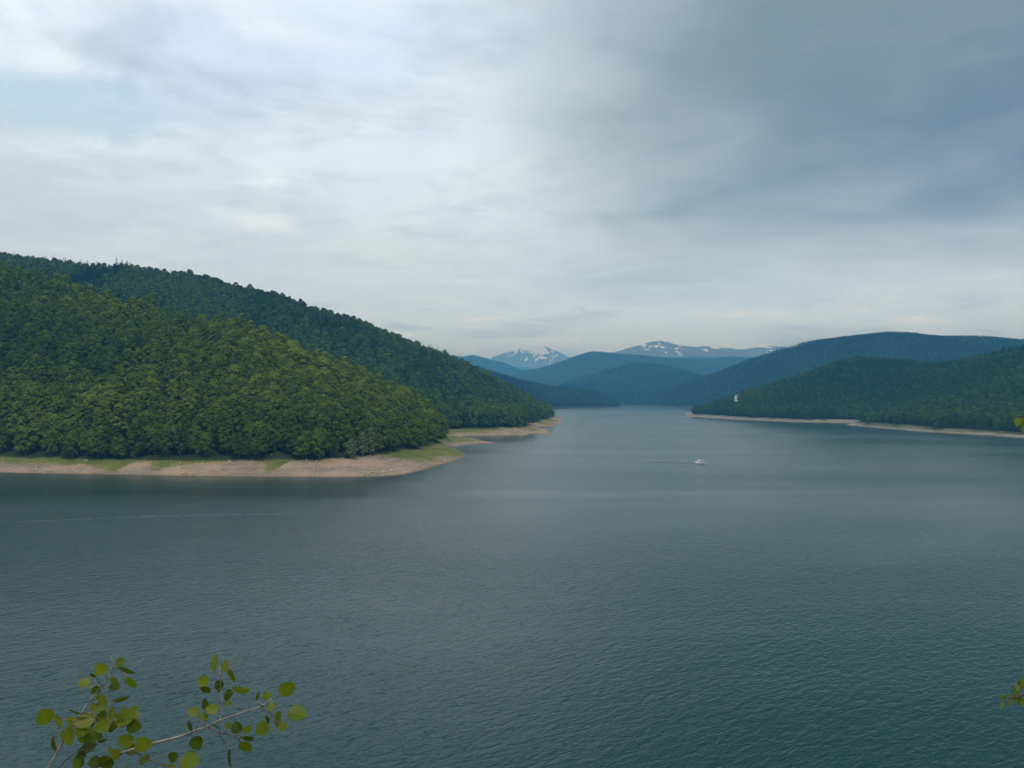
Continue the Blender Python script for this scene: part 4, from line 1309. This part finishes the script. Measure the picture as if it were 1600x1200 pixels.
Lf = []
for t in [(745, 220, 130, 120, 0), (575, 360, 110, 65, 0), (940, 160, 120, 95, 0), (1000, 240, 170, 100, 1), (1045, 355, 140, 115, 0), (880, 340, 90, 85, 0), (880, 400, 110, 60, 1),
          (660, 285, 75, 55, 1), (690, 430, 65, 95, 1), (760, 530, 120, 140, 2), (690, 600, 100, 85, 2), (935, 510, 165, 55, 1), (190, 690, 110, 170, 0), (480, 640, 130, 75, 1), (330, 730, 130, 110, 2),
          (475, 725, 150, 110, 2), (595, 740, 180, 105, 2), (750, 700, 130, 95, 1), (858, 690, 105, 150, 2), (985, 700, 150, 190, 0), (1070, 790, 140, 140, 1), (560, 810, 160, 85, 0), (430, 880, 165, 185, 0),
          (285, 970, 110, 160, 1), (670, 880, 170, 105, 0), (760, 790, 120, 140, 0), (855, 790, 55, 120, 1), (760, 925, 80, 48, 1), (990, 930, 150, 140, 0), (1160, 960, 160, 140, 0), (1050, 1020, 140, 65, 0),
          (610, 1005, 170, 65, 1), (790, 1140, 170, 150, 1), (530, 1150, 65, 100, 1), (670, 1140, 120, 90, 1), (830, 1030, 55, 100, 0), (1180, 1120, 120, 60, 0), (1005, 1190, 70, 45, 0), (550, 1075, 90, 60, 1)]:
    Lf.append((40 + t[0] / 6.317, 1010 + t[1] / 6.317, t[2] / 6.317, t[3] / 6.317, t[4]))
for t in [(480, 160, 100, 160, 0), (580, 190, 115, 90, 0), (652, 285, 95, 140, 0), (365, 345, 130, 110, 0), (385, 425, 110, 85, 1), (740, 425, 170, 115, 0), (395, 575, 100, 130, 1), (450, 620, 110, 80, 0),
          (270, 645, 110, 75, 0), (370, 690, 80, 70, 0), (605, 480, 48, 120, 1), (610, 565, 52, 62, 0), (515, 390, 34, 110, 1), (230, 785, 75, 110, 1), (295, 955, 120, 140, 1), (480, 780, 90, 50, 1), (610, 780, 65, 75, 0),
          (695, 800, 120, 120, 1), (800, 815, 85, 75, 0), (800, 895, 140, 90, 1), (785, 990, 130, 140, 0), (635, 1110, 58, 180, 1), (945, 810, 130, 150, 0), (1190, 415, 165, 150, 0), (1295, 665, 180, 100, 0),
          (1105, 720, 90, 160, 0), (1150, 790, 62, 90, 0), (1000, 720, 58, 80, 1), (995, 490, 90, 72, 0), (1030, 590, 60, 90, 2), (905, 490, 44, 80, 1), (70, 1090, 110, 110, 1), (235, 1130, 190, 120, 0), (50, 1175, 90, 60, 0)]:
    Lf.append((260 + t[0] / 6.317, 1010 + t[1] / 6.317, t[2] / 6.317, t[3] / 6.317, t[4]))
bp_all = br['pts']
rx_ = random.Random(5)
for k in range(16):
    sz = rx_.uniform(12, 23)
    Lf.append((rx_.uniform(82, 215), rx_.uniform(1108, 1196), sz, sz * rx_.uniform(0.6, 1.0), rx_.choice((0, 0, 1, 2))))
view = Vector((0, 1, 0))
rl_ = random.Random(31)
def pix_of(p):
    return (800 + F * p.x / p.y, 620 - F * (p.z - CAM_Z) / p.y)
bp_pix = [pix_of(p) for p in bp_all]
for i, (lx, ly, lw, lh, tone) in enumerate(Lf):
    big, small = max(lw, lh), min(lw, lh)
    best, bd = None, 1e9
    for p, (qx, qy) in zip(bp_all, bp_pix):
        d = math.hypot(qx - lx, qy - ly)
        d = abs(d - big * 0.9) + 0.35 * d
        if d < bd:
            bd, best = d, p
    Yd = best.y + rl_.uniform(-0.05, 0.05)
    cpt = P(lx, ly, Yd)
    scl_ = Yd / F
    bx_, by_ = pix_of(best)
    dirx, diry = lx - bx_, ly - by_
    ln = max(1e-3, math.hypot(dirx, diry)); dirx /= ln; diry /= ln
    if small / big < 0.78:
        ax2 = (1.0, 0.25 * (1 if rl_.random() < 0.5 else -1)) if lw > lh else (0.2 * (1 if rl_.random() < 0.5 else -1), 1.0)
        sgn = 1 if ax2[0] * dirx + ax2[1] * diry > 0 else -1
        dirx, diry = ax2[0] * sgn, ax2[1] * sgn
    tiltY = rl_.uniform(-0.35, 0.35)
    axis = Vector((dirx, tiltY, -diry)).normalized()
    length = big * scl_ / max(0.6, math.sqrt(1 - axis.y ** 2)) * 0.93
    ratio = min(0.97, max(0.5, small / big * 1.12))
    th = math.acos(ratio) * (1 if rl_.random() < 0.5 else -1)
    nrm = Matrix.Rotation(th, 3, axis) @ (-view)
    make_leaf(aspen, best, cpt, axis, nrm, length, length * 0.98, 'aspen', (M_LEAF, M_LEAF_D, M_LEAF_L)[tone], 900 + i)

# birch whose outer twigs reach into the view from the right
BY = 4.1
birch = empty('birch_tree', (0, 0, 0))
tag(birch, 'birch with small pointed bright green leaves hanging in over the right side', 'tree')
bx0, by0 = 4.6, 4.0
bz0 = float(h_bank(np.array([bx0]), np.array([by0]))[0])
tube_mesh('trunk', [Vector((bx0 + 0.1, by0, bz0 - 0.15)), Vector((bx0, by0, bz0 + 2)), Vector((bx0 + 0.05, by0 + 0.1, bz0 + 4.5)), Vector((bx0 - 0.05, by0, bz0 + 7)), Vector((bx0, by0, bz0 + 9))], [0.10, 0.085, 0.065, 0.04, 0.012], M_PALE_BARK, birch, 12)
def birch_twig(pts_, r0):
    tube_mesh('branch', pts_, [r0 * (1 - 0.8 * k / (len(pts_) - 1)) for k in range(len(pts_))], M_TWIG_D, birch, 7)
def bleaf(px, py, w, h, base, seed, dim=None):
    cpt = P(px, py, base.y + random.uniform(-0.04, 0.04))
    sc_ = base.y / F
    axis = Vector((random.uniform(-0.4, 0.3), random.uniform(-0.3, 0.3), -1)).normalized()
    nrm = Matrix.Rotation(random.uniform(-0.7, 0.7), 3, axis) @ Vector((0, -1, 0))
    L_ = max(w, h) * sc_ * 1.15
    make_leaf(birch, base, cpt, axis, nrm, L_, L_ * 0.9, 'birch', M_BIRCHLEAF, seed)
hi = [Vector((bx0, by0 + 0.05, bz0 + 4.6)), P(1720, 690, BY), P(1650, 655, BY), P(1608, 652, BY), P(1589, 650, BY)]
lo_ = [Vector((bx0, by0, bz0 + 2.0)), P(1780, 1050, BY), P(1690, 1040, BY), P(1630, 1062, BY), P(1600, 1085, BY), P(1584, 1091, BY), P(1568, 1089, BY)]
up_ = [P(1690, 1040, BY), P(1640, 1030, BY - 0.05), P(1604, 1046, BY - 0.05)]
birch_twig(hi, 0.012); birch_twig(lo_, 0.012); birch_twig(up_, 0.004)
for i, (x, y, w, h, bpt) in enumerate([(1590, 660, 8, 12, hi[-1]), (1597, 659, 9, 12, hi[-2]), (1604, 662, 9, 12, hi[-2]), (1600, 672, 8, 10, hi[-2]), (1612, 668, 10, 12, hi[-2]),
                                       (1599.5, 1046, 5, 9, up_[-1]), (1598.5, 1062, 8, 12, lo_[4]), (1594.5, 1070, 10, 13, lo_[4]), (1586.5, 1081, 9, 13, lo_[5]), (1590, 1075, 9, 8, lo_[5]), (1575.5, 1088, 8, 8, lo_[5]),
                                       (1579, 1099, 10, 10, lo_[5]), (1565.5, 1102, 9, 13, lo_[6]), (1567, 1090, 5, 8, lo_[6]), (1589, 1092, 13, 9, lo_[5]), (1597, 1096, 11, 10, lo_[4]), (1606, 1090, 11, 12, lo_[4]), (1612, 1075, 11, 13, lo_[3])]):
    bleaf(x, y, w, h, bpt, 1200 + i)
rb_ = random.Random(77)
for kbr in range(9):     # the rest of the birch, outside the picture
    z0 = bz0 + 2.6 + kbr * 0.65
    an = rb_.uniform(-1.2, 1.2) if kbr % 2 else rb_.uniform(1.4, 2.2)
    d = Vector((math.cos(an), math.sin(an), 0.25))
    p0 = Vector((bx0, by0, z0)); ln = rb_.uniform(0.7, 1.1)
    ps = [p0, p0 + d * ln * 0.4, p0 + d * ln * 0.75 + Vector((0, 0, 0.02)), p0 + d * ln - Vector((0, 0, 0.12))]
    if min(p.x / max(p.y, 0.5) for p in ps) < 0.76:
        ps = [Vector((2 * bx0 - p.x if p.x < bx0 else p.x, p.y, p.z)) for p in ps]
    birch_twig(ps, 0.010)
    for q in range(9):
        bpt = ps[1 + q % 3]
        cpt = bpt + Vector((rb_.uniform(-0.05, 0.1), rb_.uniform(-0.08, 0.08), rb_.uniform(-0.07, 0.01)))
        ax_ = Vector((rb_.uniform(-0.4, 0.4), rb_.uniform(-0.4, 0.4), -1)).normalized()
        make_leaf(birch, bpt, cpt, ax_, Vector((rb_.uniform(-1, 1), -1, 0.2)), 0.042, 0.036, 'birch', M_BIRCHLEAF, 1300 + kbr * 20 + q)

# ------------------------------------------------------------------ haze
def haze_box():
    m = bpy.data.materials.new('haze_air')
    m.use_nodes = True
    nt = m.node_tree
    nt.nodes.clear()
    pv_ = nt.nodes.new('ShaderNodeVolumePrincipled')
    pv_.inputs['Color'].default_value = (0.11, 0.49, 1.0, 1)
    pv_.inputs['Absorption Color'].default_value = (0.45, 0.45, 0.45, 1)
    pv_.inputs['Density'].default_value = 1.35e-4
    pv_.inputs['Anisotropy'].default_value = -0.25
    out = nt.nodes.new('ShaderNodeOutputMaterial')
    nt.links.new(pv_.outputs[0], out.inputs['Volume'])
    e = EXT + 300
    z0, z1 = -9.5, 1260.0
    v = [(-e, -2300, z0), (e, -2300, z0), (e, e, z0), (-e, e, z0), (-e, -2300, z1), (e, -2300, z1), (e, e, z1), (-e, e, z1)]
    o = mesh_obj('haze', v, [(0, 3, 2, 1), (4, 5, 6, 7), (0, 1, 5, 4), (1, 2, 6, 5), (2, 3, 7, 6), (3, 0, 4, 7)], m)
    return tag(o, 'pale blue summer haze over the lake and the mountains', 'haze', None, 'stuff')
haze_box()
